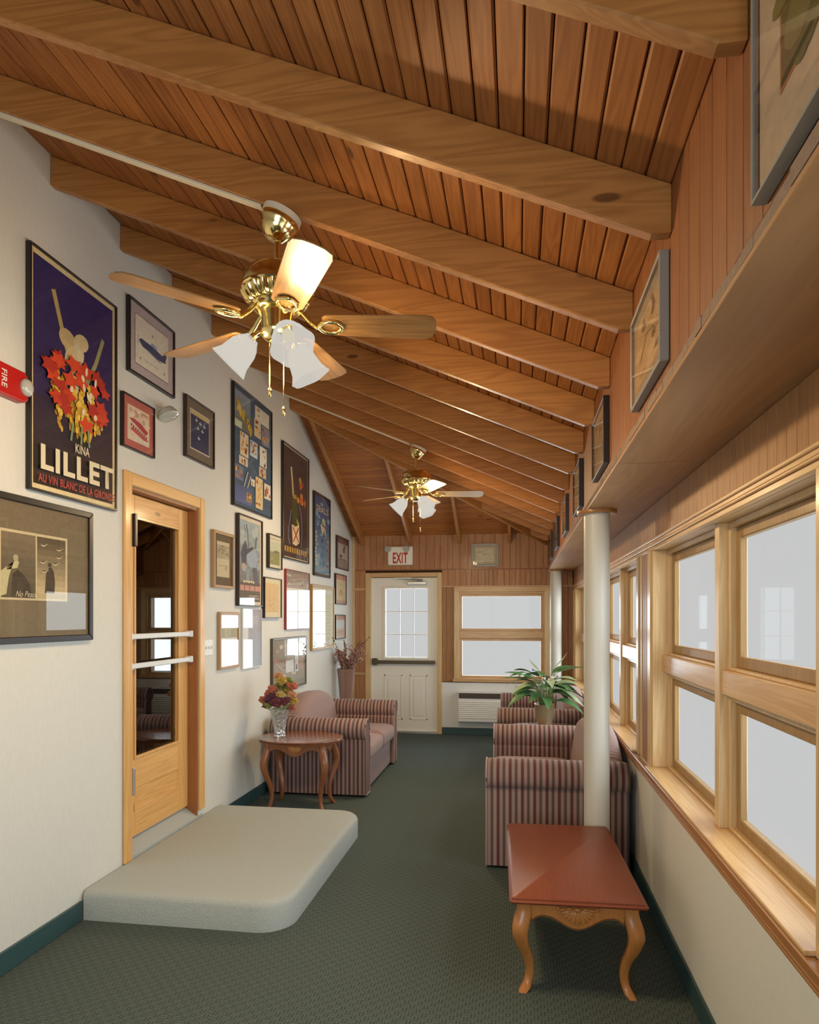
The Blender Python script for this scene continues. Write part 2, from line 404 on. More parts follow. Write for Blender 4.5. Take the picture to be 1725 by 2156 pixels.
for z in (.8, 2.24): MB().box(-1.84, .34, YB - .099, YB + .01, z, z + .06).build('frame_rail', M['trim_x'], fill_win)
for x in (-1.84, -.72): MB().box(x, x + 1.06, YB - .052, YB - .048, .86, 2.24).build('pane', M['pane'], fill_win)
b = MB(); b.box(XL, XL + 0.012, YB, 3.22, 0, 0.102); b.box(XL, XL + 0.012, 4.90, YE, 0, 0.102)
struct(b.build('baseboard_left', M['green_base'], bevel=0.004))
struct(MB().box(0.688, 0.70, YB, YE, 0, 0.102).build('baseboard_right', M['green_base'], bevel=0.004))
struct(MB().box(0.70, 0.86, YB, YE, 0, 0.74).build('wall_right_lower', M['wallpaper']))
# dim room behind the wooden door
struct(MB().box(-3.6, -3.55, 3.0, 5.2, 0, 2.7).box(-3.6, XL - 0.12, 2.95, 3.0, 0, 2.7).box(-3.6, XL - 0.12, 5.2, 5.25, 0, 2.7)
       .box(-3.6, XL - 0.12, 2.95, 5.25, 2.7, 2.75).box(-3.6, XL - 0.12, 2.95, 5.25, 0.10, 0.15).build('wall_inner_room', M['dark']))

# ------------------------------------------------------------------ ceiling boards
ceil = struct(MB().face([(XL, YB, zc(XL) + .03), (XU + .4, YB, zc(XU + .4) + .03), (XU + .4, YE + .3, zc(XU + .4) + .03), (XL, XL + HIPC, zc(XL) + .03)])
              .face([(XL, XL + HIPC, ze(XL + HIPC) + .03), (XU + .4, YE + .4, ze(YE + .4) + .03), (XL, YE + .4, ze(YE + .4) + .03)])
              .build('ceiling', M['backing']))
nb = 42; bw = (XU - XL) / nb
for i in range(nb):
    x0 = XL + i * bw; x1 = x0 + bw
    g = 0.0008 if i % 2 else 0.0022
    ch = 0.0035 if i % 2 else 0.006
    t = 0.02
    prof = [(x0 + g, 0.0 + ch), (x0 + g + ch, 0), (x1 - g - ch, 0), (x1 - g, ch), (x1 - g, t), (x0 + g, t)]
    r0 = [(x, YB, zc(x) + z) for x, z in prof]; r1 = [(x, min(x + HIPC, YE), zc(x) + z) for x, z in prof]
    MB().loft([r0, r1]).build('ceiling_board', M['board_y'], ceil)
for i in range(nb):
    y0 = XL + HIPC + i * bw; y1 = y0 + bw
    g, ch, t = 0.001, 0.004, 0.02
    prof = [(y0 + g, ch), (y0 + g + ch, 0), (y1 - g - ch, 0), (y1 - g, ch), (y1 - g, t), (y0 + g, t)]
    r0 = [(XL, y, ze(y) + z) for y, z in prof]; r1 = [(max(y - HIPC, XL + .001), y, ze(y) + z) for y, z in prof]
    MB().loft([r0, r1]).build('ceiling_board', M['board_x'], ceil)
# rafters
RD, RW = 0.145, 0.040
R0, RP = 1.816, 0.586
for k in range(-6, 13):
    y = R0 + RP * k
    xl = max(XL, y - HIPC + 0.02)
    xr = XU
    prof = [(xl, zc(xl) - .001), (xr, zc(xr) - .001), (xr, ZEV - RD + 0.022), (xr - 0.05, ZEV - RD + 0.022), (xl, zc(xl) - RD)]
    if xr - xl < 0.1: continue
    MB().prism(prof, 'y', y, y + RW).build('rafter', M['rafter_x'], ceil, bevel=0.004)
h = MB()
dv = Vector((1, -1, 0)).normalized() * RW / 2
A = Vector((XL, XL + HIPC, 0)); B = Vector((XU, YE, 0))
ring = lambda P, z: [P + dv + Vector((0, 0, z)), P - dv + Vector((0, 0, z)), P - dv + Vector((0, 0, z - .165)), P + dv + Vector((0, 0, z - .165))]
h.loft([ring(A, zc(XL)), ring(B, ZEV)]); h.build('hip_rafter', M['rafter_x'], ceil, bevel=0.003)
for x in (-2.085, -1.435, -0.78, -0.125):
    yh = x + HIPC + 0.03
    prof = [(yh, ze(yh) - .001), (YE, ZEV - .001), (YE, ZEV - RD + .022), (YE - .05, ZEV - RD + .022), (yh, ze(yh) - RD)]
    MB().prism(prof, 'x', x, x + RW).build('jack_rafter', M['rafter_y'], ceil, bevel=0.004)

# ------------------------------------------------------------------ upper wall over the soffit
wu = struct(MB().box(XU + .012, XU + .1, YB, YE, ZS + .02, ZEV + .12).build('wall_right_upper', M['backing']))
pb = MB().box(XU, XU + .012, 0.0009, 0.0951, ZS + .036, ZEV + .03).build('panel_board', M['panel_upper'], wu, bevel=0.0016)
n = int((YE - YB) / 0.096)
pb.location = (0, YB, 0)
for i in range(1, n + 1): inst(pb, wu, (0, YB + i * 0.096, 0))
sof = struct(MB().box(XU + .02, XW + .03, YB, YE, ZS + .013, ZS + .03).build('soffit', M['backing']))
js = [YB, 0.598, 2.784, 4.969, 7.155, YE]
for a, c in zip(js[:-1], js[1:]):
    MB().box(XU - .002, XW + .02, a + .004, c - .004, ZS, ZS + .012).build('soffit_panel', M['ply'], sof, bevel=0.0015)
e = MB()
y = YB
while y < YE:
    d = random.uniform(.04, .12); y2 = min(YE, y + d); z = ZS + .036 + random.uniform(-.004, .004)
    e.box(XU - .001 - random.uniform(0, .003), XU + .012, y, y2, ZS + .012, z); y = y2
struct(e.build('trim_1', M['raw_edge']))

# ------------------------------------------------------------------ bead boarding and head trim over the long windows
wr = struct(MB().box(XW + .012, XW + .2, YB, YE, 1.96, ZS + .03).build('wall_right_header', M['backing']))
q = MB().box(XW, XW + .012, .0008, .0702, 1.965, ZS - .001).build('bead_board', M['panel_light'], wr, bevel=0.002)
q.location = (0, YB, 0)
for i in range(1, int((YE - YB) / .071) + 1): inst(q, wr, (0, YB + i * .071, 0))
t = MB(); t.box(XW - .014, XW + .02, YB, YE, 1.953, 1.966); t.box(XW - .008, XW + .02, YB, YE, 1.936, 1.953); t.box(XW - .012, XW + .02, YB, YE, 1.926, 1.936); t.box(XW - .004, XW + .02, YB, YE, 1.905, 1.926)
struct(t.build('trim_2', M['trim_y'], bevel=0.003))
# apron under the sills
t = MB(); t.box(.686, .70, YB, YE, .668, .682); t.box(.682, .70, YB, YE, .682, .700); t.box(.676, .70, YB, YE, .702, .716); t.box(.668, .70, YB, YE, .717, .744)
struct(t.build('trim_3', M['apron'], bevel=0.004))

# ------------------------------------------------------------------ long-wall windows
def window_unit(idx, y0, y1):
    w = empty('window_%d' % idx, (0, y0, 0), kind='structure'); L = y1 - y0
    MB().box(.672, .834, -.002, L + .002, .744, .757).build('sill_board', M['trim_y'], w, bevel=0.003)
    MB().box(.7305, .832, 0, L, 1.905, 1.925).build('head_board', M['trim_y'], w, bevel=0.002)
    for a in (0, L - .02): MB().box(.708, .832, a, a + .02, .757, 1.905).build('jamb_board', M['trim_z'], w, bevel=0.002)
    ym = L / 2 - .03
    MB().box(.748, .832, ym - .028, ym + .028, .757, 1.905).build('mullion', M['trim_z'], w, bevel=0.002)
    for (a, c) in ((.02, ym - .028), (ym + .028, L - .02)):
        MB().box(.756, .832, a, c, 1.262, 1.352).build('middle_rail', M['trim_y'], w, bevel=0.003)
        for (z0, z1) in ((.757, 1.262), (1.352, 1.905)):
            s = MB()
            s.box(.782, .8325, a, a + .022, z0, z1); s.box(.782, .8325, c - .022, c, z0, z1); s.box(.782, .8325, a + .022, c - .022, z0, z0 + .012); s.box(.782, .8325, a + .022, c - .022, z1 - .022, z1)
            s.build('stop', M['trim_z'], w, bevel=0.002)
            A0, A1, Z0, Z1 = a + .022, c - .022, z0 + .012, z1 - .022
            s = MB(); wd = .042
            s.box(.803, .8315, A0, A0 + wd, Z0, Z1); s.box(.803, .8315, A1 - wd, A1, Z0, Z1); s.box(.803, .8315, A0 + wd, A1 - wd, Z0, Z0 + wd); s.box(.803, .8315, A0 + wd, A1 - wd, Z1 - wd, Z1)
            s.build('sash', M['sash'], w, bevel=0.004)
            MB().box(.822, .826, A0 + wd, A1 - wd, Z0 + wd, Z1 - wd).build('pane', M['pane'], w)
    return w
for i, (a, c) in enumerate(UNITS): window_unit(i + 1, a, c)
# boarded piers between the units
def pier(idx, y0, y1):
    p = struct(MB().box(XW + .012, .832, y0, y1, .744, 1.925).build('trim_%d' % idx, M['backing']))
    L = y1 - y0
    cuts = [0, .075, .10, .17, .235, .30, L - .10, L - .075, L] if L > .4 else [0, L * .3, L * .6, L]
    for a, c in zip(cuts[:-1], cuts[1:]):
        pr = .012 if (a == 0 or c == L) else (.004 if c - a < .04 else 0)
        MB().box(XW - pr, XW + .012, y0 + a + .0008, y0 + c - .0008, .744, 1.905).build('pier_board', M['trim_z'] if pr else M['panel_light'], p, bevel=0.0025)
pr = [(YB, -0.75), (1.30, 1.765), (3.834, 4.274), (6.34, 6.78), (8.80, YE)]
for i, (a, c) in enumerate(pr): pier(4 + i, a, c)

# ------------------------------------------------------------------ end wall
ex0, ex1 = -1.957, -1.053                    # end door opening
wx0, wx1, wz0, wz1 = -.80, .365, .74, 1.885     # end window opening
we = MB()
Y0, Y1 = YE + .012, YE + .14
we.box(XL - .1, ex0, Y0, Y1, 0, ZEV + .1); we.box(ex0, ex1, Y0, Y1, 2.085, ZEV + .1); we.box(ex1, wx0, Y0, Y1, 0, ZEV + .1)
we.box(wx0, wx1, Y0, Y1, 0, wz0); we.box(wx0, wx1, Y0, Y1, wz1, ZEV + .1); we.box(wx1, .9, Y0, Y1, 0, ZEV + .1)
wall_end = struct(we.build('wall_end', M['backing']))
rs = random.Random(3)
def boards(x0, x1, z0, z1, wmin, wmax, mat, par, yf=YE, th=.0118):
    x = x0
    while x < x1 - .001:
        d = rs.uniform(wmin, wmax); x2 = x + d
        if x1 - x2 < wmin * .6: x2 = x1
        MB().box(x + .0012, x2 - .0012, yf, yf + th, z0, z1).build('panel_board', mat, par, bevel=0.0022)
        x = x2
boards(XL, XU + .01, 2.192, ZEV + .02, .055, .12, M['panel'], wall_end)
boards(-.995, .70, 1.968, 2.180, .045, .095, M['panel'], wall_end)
MB().box(XL, .70, YE - .003, YE + .0118, 2.180, 2.192).build('ledge_strip', M['jamb'], wall_end)  # ledge trim in a dark wood that also paints in the shadow line
MB().box(-.995, .70, YE - .004, YE + .0118, 1.955, 1.968).build('ledge_strip', M['trim_x'], wall_end)
boards(XL, -2.032, .10, 2.180, .08, .1, M['panel'], wall_end)
boards(-.995, -.825, .70, 1.955, .05, .09, M['panel_light'], wall_end)
boards(.425, .70, .70, 1.955, .08, .11, M['panel'], wall_end)
for z in (1.93, .79): MB().box(XL + .02, -2.034, YE - .014, YE, z - .018, z + .018).build('batten', M['trim_x'], wall_end, bevel=0.003)
MB().box(XL, XL + .03, YE - .012, YE, .10, ZEV).build('corner_strip', M['trim_z'], wall_end, bevel=0.003)
struct(MB().box(-.995, .70, YE - .004, YE + .0118, .095, .69).build('wall_end_lower', M['white_wall']))
struct(MB().box(-.995, .688, YE - .016, YE - .004, 0, .095).build('baseboard_end', M['green_base'], bevel=0.003))

# end window
w5 = empty('window_5', (0, 0, 0), kind='structure')
for nm, bx in (('casing_board', (-.835, -.765, YE - .018, YE, .70, 1.915)), ('casing_board', (.345, .415, YE - .018, YE, .70, 1.915))):
    MB().box(*bx).build(nm, M['trim_z'], w5, bevel=0.004)
MB().box(-.835, .415, YE - .0185, YE, 1.885, 1.955).build('head_board', M['trim_x'], w5, bevel=0.004)
MB().box(-.85, .43, YE - .035, YE + .10, .70, .745).build('sill_board', M['trim_x'], w5, bevel=0.005)
for a, c in ((-.80, -.765), (.33, .365)): MB().box(a, c, YE, YE + .14, .745, 1.885).build('jamb_board', M['trim_z'], w5, bevel=0.002)
MB().box(-.765, .33, YE, YE + .14, 1.86, 1.885).build('jamb_board', M['trim_x'], w5, bevel=0.002)
MB().box(-.765, .33, YE + .01, YE + .14, 1.275, 1.372).build('middle_rail', M['trim_x'], w5, bevel=0.004)
for z0, z1 in ((.745, 1.275), (1.372, 1.86)):
    s = MB(); wd = .034
    s.box(-.765, -.765 + wd, YE + .05, YE + .1, z0, z1); s.box(.33 - wd, .33, YE + .05, YE + .1, z0, z1); s.box(-.765 + wd, .33 - wd, YE + .05, YE + .1, z0, z0 + wd); s.box(-.765 + wd, .33 - wd, YE + .05, YE + .1, z1 - wd, z1)
    s.build('sash', M['trim_x'], w5, bevel=0.003)
    MB().box(-.765 + wd, .33 - wd, YE + .073, YE + .077, z0 + wd, z1 - wd).build('pane', M['pane'], w5)

# end door: cream steel door with nine panes
d2 = empty('door_2', (0, 0, 0), kind='structure')
MB().box(-2.032, -1.957, YE - .02, YE, 0, 2.15).build('casing_board', M['trim_z'], d2, bevel=0.005)
MB().box(-1.053, -.995, YE - .02, YE, 0, 2.15).build('casing_board', M['trim_z'], d2, bevel=0.005)
MB().box(-1.957, -1.053, YE - .02, YE, 2.088, 2.15).build('casing_head', M['trim_x'], d2, bevel=0.005)
for a, c in ((-1.957, -1.945), (-1.065, -1.053)): MB().box(a, c, YE, YE + .12, 0, 2.085).build('jamb_board', M['white_door'], d2)
gx0, gx1, gz0, gz1 = -1.762, -1.188, 1.015, 1.937
yl = YE + .03
l = MB()
l.box(-1.945, gx0, yl, yl + .045, .03, 2.083); l.box(gx1, -1.065, yl, yl + .045, .03, 2.083)
l.box(gx0, gx1, yl, yl + .045, .03, gz0); l.box(gx0, gx1, yl, yl + .045, gz1, 2.083)
l.build('door_leaf', M['white_door'], d2)
fr = MB(); o_ = .032
fr.box(gx0 - o_, gx0, yl - .012, yl, gz0 - o_, gz1 + o_); fr.box(gx1, gx1 + o_, yl - .012, yl, gz0 - o_, gz1 + o_); fr.box(gx0, gx1, yl - .012, yl, gz0 - o_, gz0); fr.box(gx0, gx1, yl - .012, yl, gz1, gz1 + o_)
fr.build('glazing_frame', M['white_door'], d2, bevel=0.004)
pw = (gx1 - gx0) / 3; ph = (gz1 - gz0) / 3
for i in range(3):
    for j in range(3):
        MB().box(gx0 + i * pw + .004, gx0 + (i + 1) * pw - .004, yl + .018, yl + .022, gz0 + j * ph + .004, gz0 + (j + 1) * ph - .004).build('pane', M['pane'], d2)
for i in (1, 2): MB().box(gx0 + i * pw - .005, gx0 + i * pw + .005, yl + .008, yl + .028, gz0, gz1).build('glazing_bar', M['white_door'], d2)
for j in (1, 2): MB().box(gx0, gx1, yl + .0085, yl + .0275, gz0 + j * ph - .005, gz0 + j * ph + .005).build('glazing_bar', M['white_door'], d2)
for (a, c) in ((-1.78, -1.53), (-1.43, -1.19)):
    s = MB(); s.box(a, a + .018, yl - .006, yl, .18, .78); s.box(c - .018, c, yl - .006, yl, .18, .78); s.box(a, c, yl - .006, yl, .18, .198); s.box(a, c, yl - .006, yl, .762, .78)
    s.box(a + .05, c - .05, yl - .005, yl, .23, .73)
    s.build('raised_panel', M['white_door'], d2, bevel=0.003)
pbk = MB().box(-1.93, -1.085, yl - .075, yl - .035, .93, .975).build('panic_bar', M['bronze'], d2, bevel=0.006)
s = MB(); s.box(-1.935, -1.865, yl - .07, yl, .91, 1.0); s.box(-1.145, -1.085, yl - .05, yl, .93, .975); s.build('latch_case', M['bronze'], pbk, bevel=0.008)
cl = MB().box(-1.46, -1.20, yl - .06, yl, 1.985, 2.03).build('door_closer', M['chrome'], d2, bevel=0.008)
MB().tube([(-1.33, yl - .04, 2.035), (-1.25, yl - .06, 2.05), (-1.62, yl - .05, 2.072)], .009).box(-1.64, -1.40, yl - .06, yl - .045, 2.066, 2.082).build('closer_arm', M['chrome'], cl)
MB().box(-1.957, -1.053, YE - .03, YE + .1, 0, .03).build('threshold', M['chrome'], d2, bevel=0.004)

# ------------------------------------------------------------------ wooden door in the long wall
d1 = empty('door_1', (0, 0, 0), kind='structure')
def casing(y0, y1, z0, z1, nm, mat):
    MB().box(XL, XL + .02, y0, y1, z0, z1).build(nm, mat, d1, bevel=0.006)
casing(3.596, 3.672, .15, 2.388, 'casing_board', M['casing_z']); casing(4.530, 4.606, .20, 2.388, 'casing_board', M['casing_z'])
casing(3.672, 4.530, 2.312, 2.3875, 'casing_head', M['casing_y'])
for a, c in ((3.672, 3.690), (4.512, 4.530)): MB().box(XL - .12, XL, a, c, .15, 2.312).build('jamb_board', M['jamb'], d1)
MB().box(XL - .12, XL, 3.69, 4.512, 2.294, 2.312).build('jamb_board', M['jamb'], d1)
xd0, xd1 = XL - .105, XL - .065
dz0, dz1 = .235, 2.29
gy0, gy1, gzb, gzt = 3.835, 4.372, .71, 2.148
MB().box(xd0, xd1, 3.692, gy0, dz0, dz1).build('stile', M['door_z'], d1, bevel=0.003)
MB().box(xd0, xd1, gy1, 4.510, dz0, dz1).build('stile', M['door_z'], d1, bevel=0.003)
MB().box(xd0, xd1, gy0, gy1, gzt, dz1).build('top_rail', M['door_y'], d1, bevel=0.003)
MB().box(xd0, xd1, gy0, gy1, .52, gzb).build('lock_rail', M['door_y'], d1, bevel=0.003)
MB().box(xd0 + .01, xd1 - .006, gy0, gy1, .40, .52).build('bottom_panel', M['door_y'], d1)
MB().box(xd0, xd1, gy0, gy1, dz0, .40).build('bottom_rail', M['door_y'], d1, bevel=0.003)
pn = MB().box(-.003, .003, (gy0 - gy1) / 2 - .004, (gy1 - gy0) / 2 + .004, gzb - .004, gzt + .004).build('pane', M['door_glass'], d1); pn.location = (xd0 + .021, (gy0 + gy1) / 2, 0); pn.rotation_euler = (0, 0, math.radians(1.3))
bd = MB(); bd.box(xd1, xd1 + .008, gy0 - .012, gy0 + .006, gzb - .012, gzt + .012); bd.box(xd1, xd1 + .008, gy1 - .006, gy1 + .012, gzb - .012, gzt + .012); bd.box(xd1, xd1 + .008, gy0 + .006, gy1 - .006, gzt - .006, gzt + .012); bd.box(xd1, xd1 + .008, gy0 + .006, gy1 - .006, gzb - .012, gzb + .006)
bd.build('glazing_bead', M['casing_z'], d1, bevel=0.003)
for z in (1.437, 1.262):
    pbar = MB().box(xd1 + .03, xd1 + .045, 3.70, 4.49, z - .016, z + .016).build('push_bar', M['white_paint'], d1, bevel=0.004)
    for a in (3.70, 4.455):
        MB().box(xd1, xd1 + .05, a, a + .04, z - .022, z + .022).build('bracket', M['white_paint'], pbar, bevel=0.004)
for z in (.55,): MB().box(XL - .04, XL + .027, 3.6725, 3.690, z - .03, z + .13).build('hinge', M['chrome'], d1, bevel=0.003)
MB().box(XL - .05, XL + .036, 3.6725, 3.700, 1.96, 2.15).build('closer_bracket', M['black'], d1, bevel=0.004)
MB().loft([[(XL + .002, 3.60, .12), (XL + .002, 3.60, .165), (XL - .11, 3.60, .235), (XL - .11, 3.60, .12)], [(XL + .002, 4.60, .12), (XL + .002, 4.60, .165), (XL - .11, 4.60, .235), (XL - .11, 4.60, .12)]]).build('threshold', M['step_carpet'], d1)

# carpeted step in front of it
pts = []
def arc(cx, cy, r, a0, a1, n=10): return [(cx + r * math.cos(math.radians(a0 + (a1 - a0) * i / n)), cy + r * math.sin(math.radians(a0 + (a1 - a0) * i / n))) for i in range(n + 1)]
sx1, sy0, sy1, rr = -1.115, 3.225, 4.895, .17
pts = [(XL + .013, sy0)] + arc(sx1 - rr, sy0 + rr, rr, -90, 0) + arc(sx1 - rr, sy1 - rr, rr, 0, 90) + [(XL + .013, sy1)]
st = MB()
rings = []
ctr = Vector((sum(p[0] for p in pts) / len(pts), sum(p[1] for p in pts) / len(pts)))
def inset(d):
    out = []
    for (x, y) in pts:
        nx, ny = x, y
        if x > XL + .1: nx = x - d * (1 if x > sx1 - rr else 0) * min(1, (x - (sx1 - rr)) / rr)
        ny = y + d if y < sy0 + rr and y < sy1 - rr else (y - d if y > sy1 - rr else y)
        out.append((nx, ny))
    return out
for d, z in ((0, 0), (0, .118), (.006, .135), (.017, .146), (.032, .15)): rings.append([(x, y, z) for x, y in inset(d)])
st.loft(rings)
tag(st.build('carpeted_step', M['step_carpet'], smooth=40), 'low landing step covered in grey-beige carpet below the wooden glass door', 'step')

# ------------------------------------------------------------------ columns
def column(x, y, label):
    c = empty('column', (x, y, 0), label=label, cat='column', group='round columns under the soffit edge')
    MB().lathe([(.071, 0), (.071, ZS - .02)], 40).build('shaft', M['column'], c, smooth=40)
    MB().lathe([(.105, ZS - .02), (.11, ZS - .014), (.11, ZS - .001)], 40).build('cap_disc', M['apron'], c, smooth=30)
    return c
column(.44, 4.0, 'round cream column between the coffee table and the nearest sofa')
column(.472, 8.83, 'round cream column in the far corner beside the end window')

# ------------------------------------------------------------------ ceiling fans
TILT = math.atan(SL)
def make_fan(loc, a0, label, blade_mat, chains):
    f = empty('ceiling_fan', loc, label=label, cat='ceiling fan', group='brass ceiling fans under the rafters')
    T = Matrix.Rotation(TILT, 3, 'Y')
    MB().lathe([(.050, -.001), (.072, -.001), (.072, -.022), (.05, -.022)], 28, mat=T).build('mounting_ring', M['raceway'], f, smooth=40)
    MB().lathe([(.069, -.022), (.072, -.03), (.068, -.045), (.060, -.06), (.060, -.066), (.048, -.082), (.035, -.10), (.022, -.105)], 28, mat=T).build('canopy', M['brass'], f, smooth=50)
    ax = T @ Vector((0, 0, -.10)); cx = ax.x * .55
    MB().tube([(cx, 0, -.075), (cx, 0, -.21)], .011, 12).build('downrod', M['brass'], f, smooth=40)
    hub = Matrix.Translation((cx, 0, 0))
    MB().lathe([(.02, -.190), (.045, -.198), (.085, -.206), (.112, -.222), (.124, -.245), (.126, -.275), (.132, -.279), (.134, -.287), (.130, -.293), (.02, -.293)], 40, (cx, 0, 0)).build('motor_housing', M['brass'], f, smooth=45)
    wob = lambda t, z: 1.0 + .055 * math.sin(t * 22)
    MB().lathe([(.127, -.293), (.124, -.305), (.113, -.322), (.098, -.336)], 132, (cx, 0, 0), wob=wob).build('vent_band', M['brass'], f, smooth=60)
    MB().lathe([(.094, -.330), (.096, -.342), (.088, -.350), (.086, -.356), (.075, -.362), (.058, -.366), (.056, -.43), (.062, -.436), (.060, -.448), (.048, -.462), (.02, -.472)], 36, (cx, 0, 0)).build('switch_housing', M['brass'], f, smooth=45)
    zb = -.405
    for k in range(5):
        a = math.radians(a0 + 72 * k); R = Matrix.Rotation(a, 3, 'Z'); P = Matrix.Rotation(math.radians(-12), 3, 'X')
        ir = MB()
        path = [(.06, 0, -.352), (.09, 0, -.362), (.115, 0, -.39), (.15, 0, zb - .012)]
        ir.tube([R @ Vector(p) + Vector((cx, 0, 0)) for p in path], [.008, .008, .009, .011], 8)
        for sgn in (-1, 1):
            lp = [(.15, 0), (.165, .022 * sgn), (.19, .034 * sgn), (.215, .03 * sgn), (.232, .012 * sgn), (.236, 0)]
            ir.tube([R @ (P @ Vector((x, y, -.010)) + Vector((0, 0, zb))) + Vector((cx, 0, 0)) for x, y in lp], .008, 8)
        ir.build('blade_iron', M['brass'], f, smooth=50)
        out = [(.165, -.045), (.18, -.056), (.30, -.063), (.54, -.070), (.568, -.062), (.582, -.035), (.585, 0), (.582, .035), (.568, .062), (.54, .070), (.30, .063), (.18, .056), (.165, .045)]
        bl = MB(); bl.prism(out, 'z', -.003, .003)
        bo = bl.build('fan_blade', blade_mat, f, bevel=0.0015)
        bo.matrix_local = Matrix.Translation((cx, 0, zb)) @ Matrix.Rotation(a, 4, 'Z') @ Matrix.Rotation(math.radians(-12), 4, 'X')
    for k, a in enumerate((186, 306, 66)):
        a = math.radians(a); dirv = Vector((math.cos(a), math.sin(a), 0)); C = Vector((cx, 0, 0))
        MB().tube([C + dirv * .03 + Vector((0, 0, -.45)), C + dirv * .06 + Vector((0, 0, -.436)), C + dirv * .085 + Vector((0, 0, -.446)), C + dirv * .098 + Vector((0, 0, -.462))], [.009, .009, .011, .02], 10).build('lamp_arm', M['brass'], f, smooth=50)
        axis = (dirv * .70 + Vector((0, 0, -.72))).normalized()
        q = Vector((0, 0, -1)).rotation_difference(axis).to_matrix()
        neck = C + dirv * .092 + Vector((0, 0, -.455))
        prof = [(.024, 0), (.030, -.01), (.044, -.028), (.053, -.05), (.057, -.075), (.062, -.10), (.074, -.125), (.078, -.131), (.0745, -.128), (.060, -.102), (.055, -.075), (.050, -.05), (.041, -.03), (.026, -.012)]
        wb = lambda t, z: 1.0 + (.05 * math.cos(6 * t) * max(0, (-z - .07) / .06) if z < -.07 else 0)
        sh = MB(); sh.lathe(prof, 36, tuple(neck), mat=q, caps=False, wob=wb); sh.build('lamp_shade', M['shade'], f, smooth=60)
        MB().ball(tuple(neck + axis * .055), (.022, .022, .03), 12, 8, q).build('bulb', M['bulb'], f, smooth=60)
        lt = bpy.data.lights.new('fan_bulb_light', 'POINT'); lt.energy = FAN_W; lt.color = (1, .75, .43); lt.shadow_soft_size = .05
        lo = bpy.data.objects.new('fan_bulb_light', lt); COL.objects.link(lo); lo.parent = f; lo.location = neck + axis * .10
    for (dx, dy, ln) in chains:
        ch = MB(); ch.tube([(cx + dx, dy, -.455), (cx + dx, dy, -.455 - ln)], .0016, 6)
        co = ch.build('pull_chain', M['brass'], f)
        MB().lathe([(.002, 0), (.006, -.006), (.007, -.02), (.004, -.026), (.007, -.03), (.003, -.036)], 12, (cx + dx, dy, -.455 - ln)).build('chain_pull', M['brass'], co, smooth=50)
    return f
FAN_W = 42.0
_m, _nt, _o = new_mat('lit_bulb'); _e = N(_nt, 'ShaderNodeEmission'); _e.inputs[0].default_value = (1, .9, .7, 1); _e.inputs[1].default_value = 0.66; _nt.links.new(_e.outputs[0], _o.inputs[0]); M['bulb'] = _m
zf = zc(-.85) - RD
make_fan((-.85, R0 + RP + RW / 2, zf), 12, 'polished brass ceiling fan with brown oak blades and three lit shades', M['blade'], [(-.03, .0, .18), (.02, .01, .25)])
make_fan((-.85, R0 + 7 * RP + RW / 2, zf), 9, 'polished brass ceiling fan with pale blades near the far hip rafter', M['blade_pale'], [(-.03, 0, .16), (.03, .02, .24)])
def raceway(k, x1, label):
    y = R0 + RP * k + .005; x0 = XL + .001
    pf = [(x0, zc(x0) - RD - .0005), (x1, zc(x1) - RD - .0005), (x1, zc(x1) - RD - .013), (x0, zc(x0) - RD - .013)]
    tag(MB().prism(pf, 'y', y - .001, y + .031).build('cable_raceway', M['raceway'], bevel=0.002), label, 'cable cover', 'cable covers under the rafters')
raceway(1, -.93, 'ivory cable cover under a rafter leading to the oak-bladed fan')
raceway(7, -.93, 'ivory cable cover under a rafter leading to the pale-bladed fan')

# ------------------------------------------------------------------ sofas
def rbox(x0, x1, y0, y1, z0, z1, crown=0.0, nx=10, ny=8, r=.04):
    # cushion: box with rounded rim and crowned top
    m = MB(); rings = []
    def outline(d):
        X0, X1, Y0, Y1 = x0 + d, x1 - d, y0 + d, y1 - d; rr = max(.004, r - d * .6); p = []
        for cx, cy, a in ((X1 - rr, Y0 + rr, -90), (X1 - rr, Y1 - rr, 0), (X0 + rr, Y1 - rr, 90), (X0 + rr, Y0 + rr, 180)):
            p += arc(cx, cy, rr, a, a + 90, 5)
        return p
    h = z1 - z0
    for d, z in ((r * .5, z0), (r * .12, z0 + r * .4), (0, z0 + r), (0, z1 - r), (r * .15, z1 - r * .4), (r * .5, z1 - r * .06), (r * 1.2, z1 + crown * .35), (r * 2.4, z1 + crown * .8), (r * 3.5, z1 + crown)):
        rings.append([(x, y, z) for x, y in outline(d)])
    return m.loft(rings)
SL_, SD = 1.50, .86
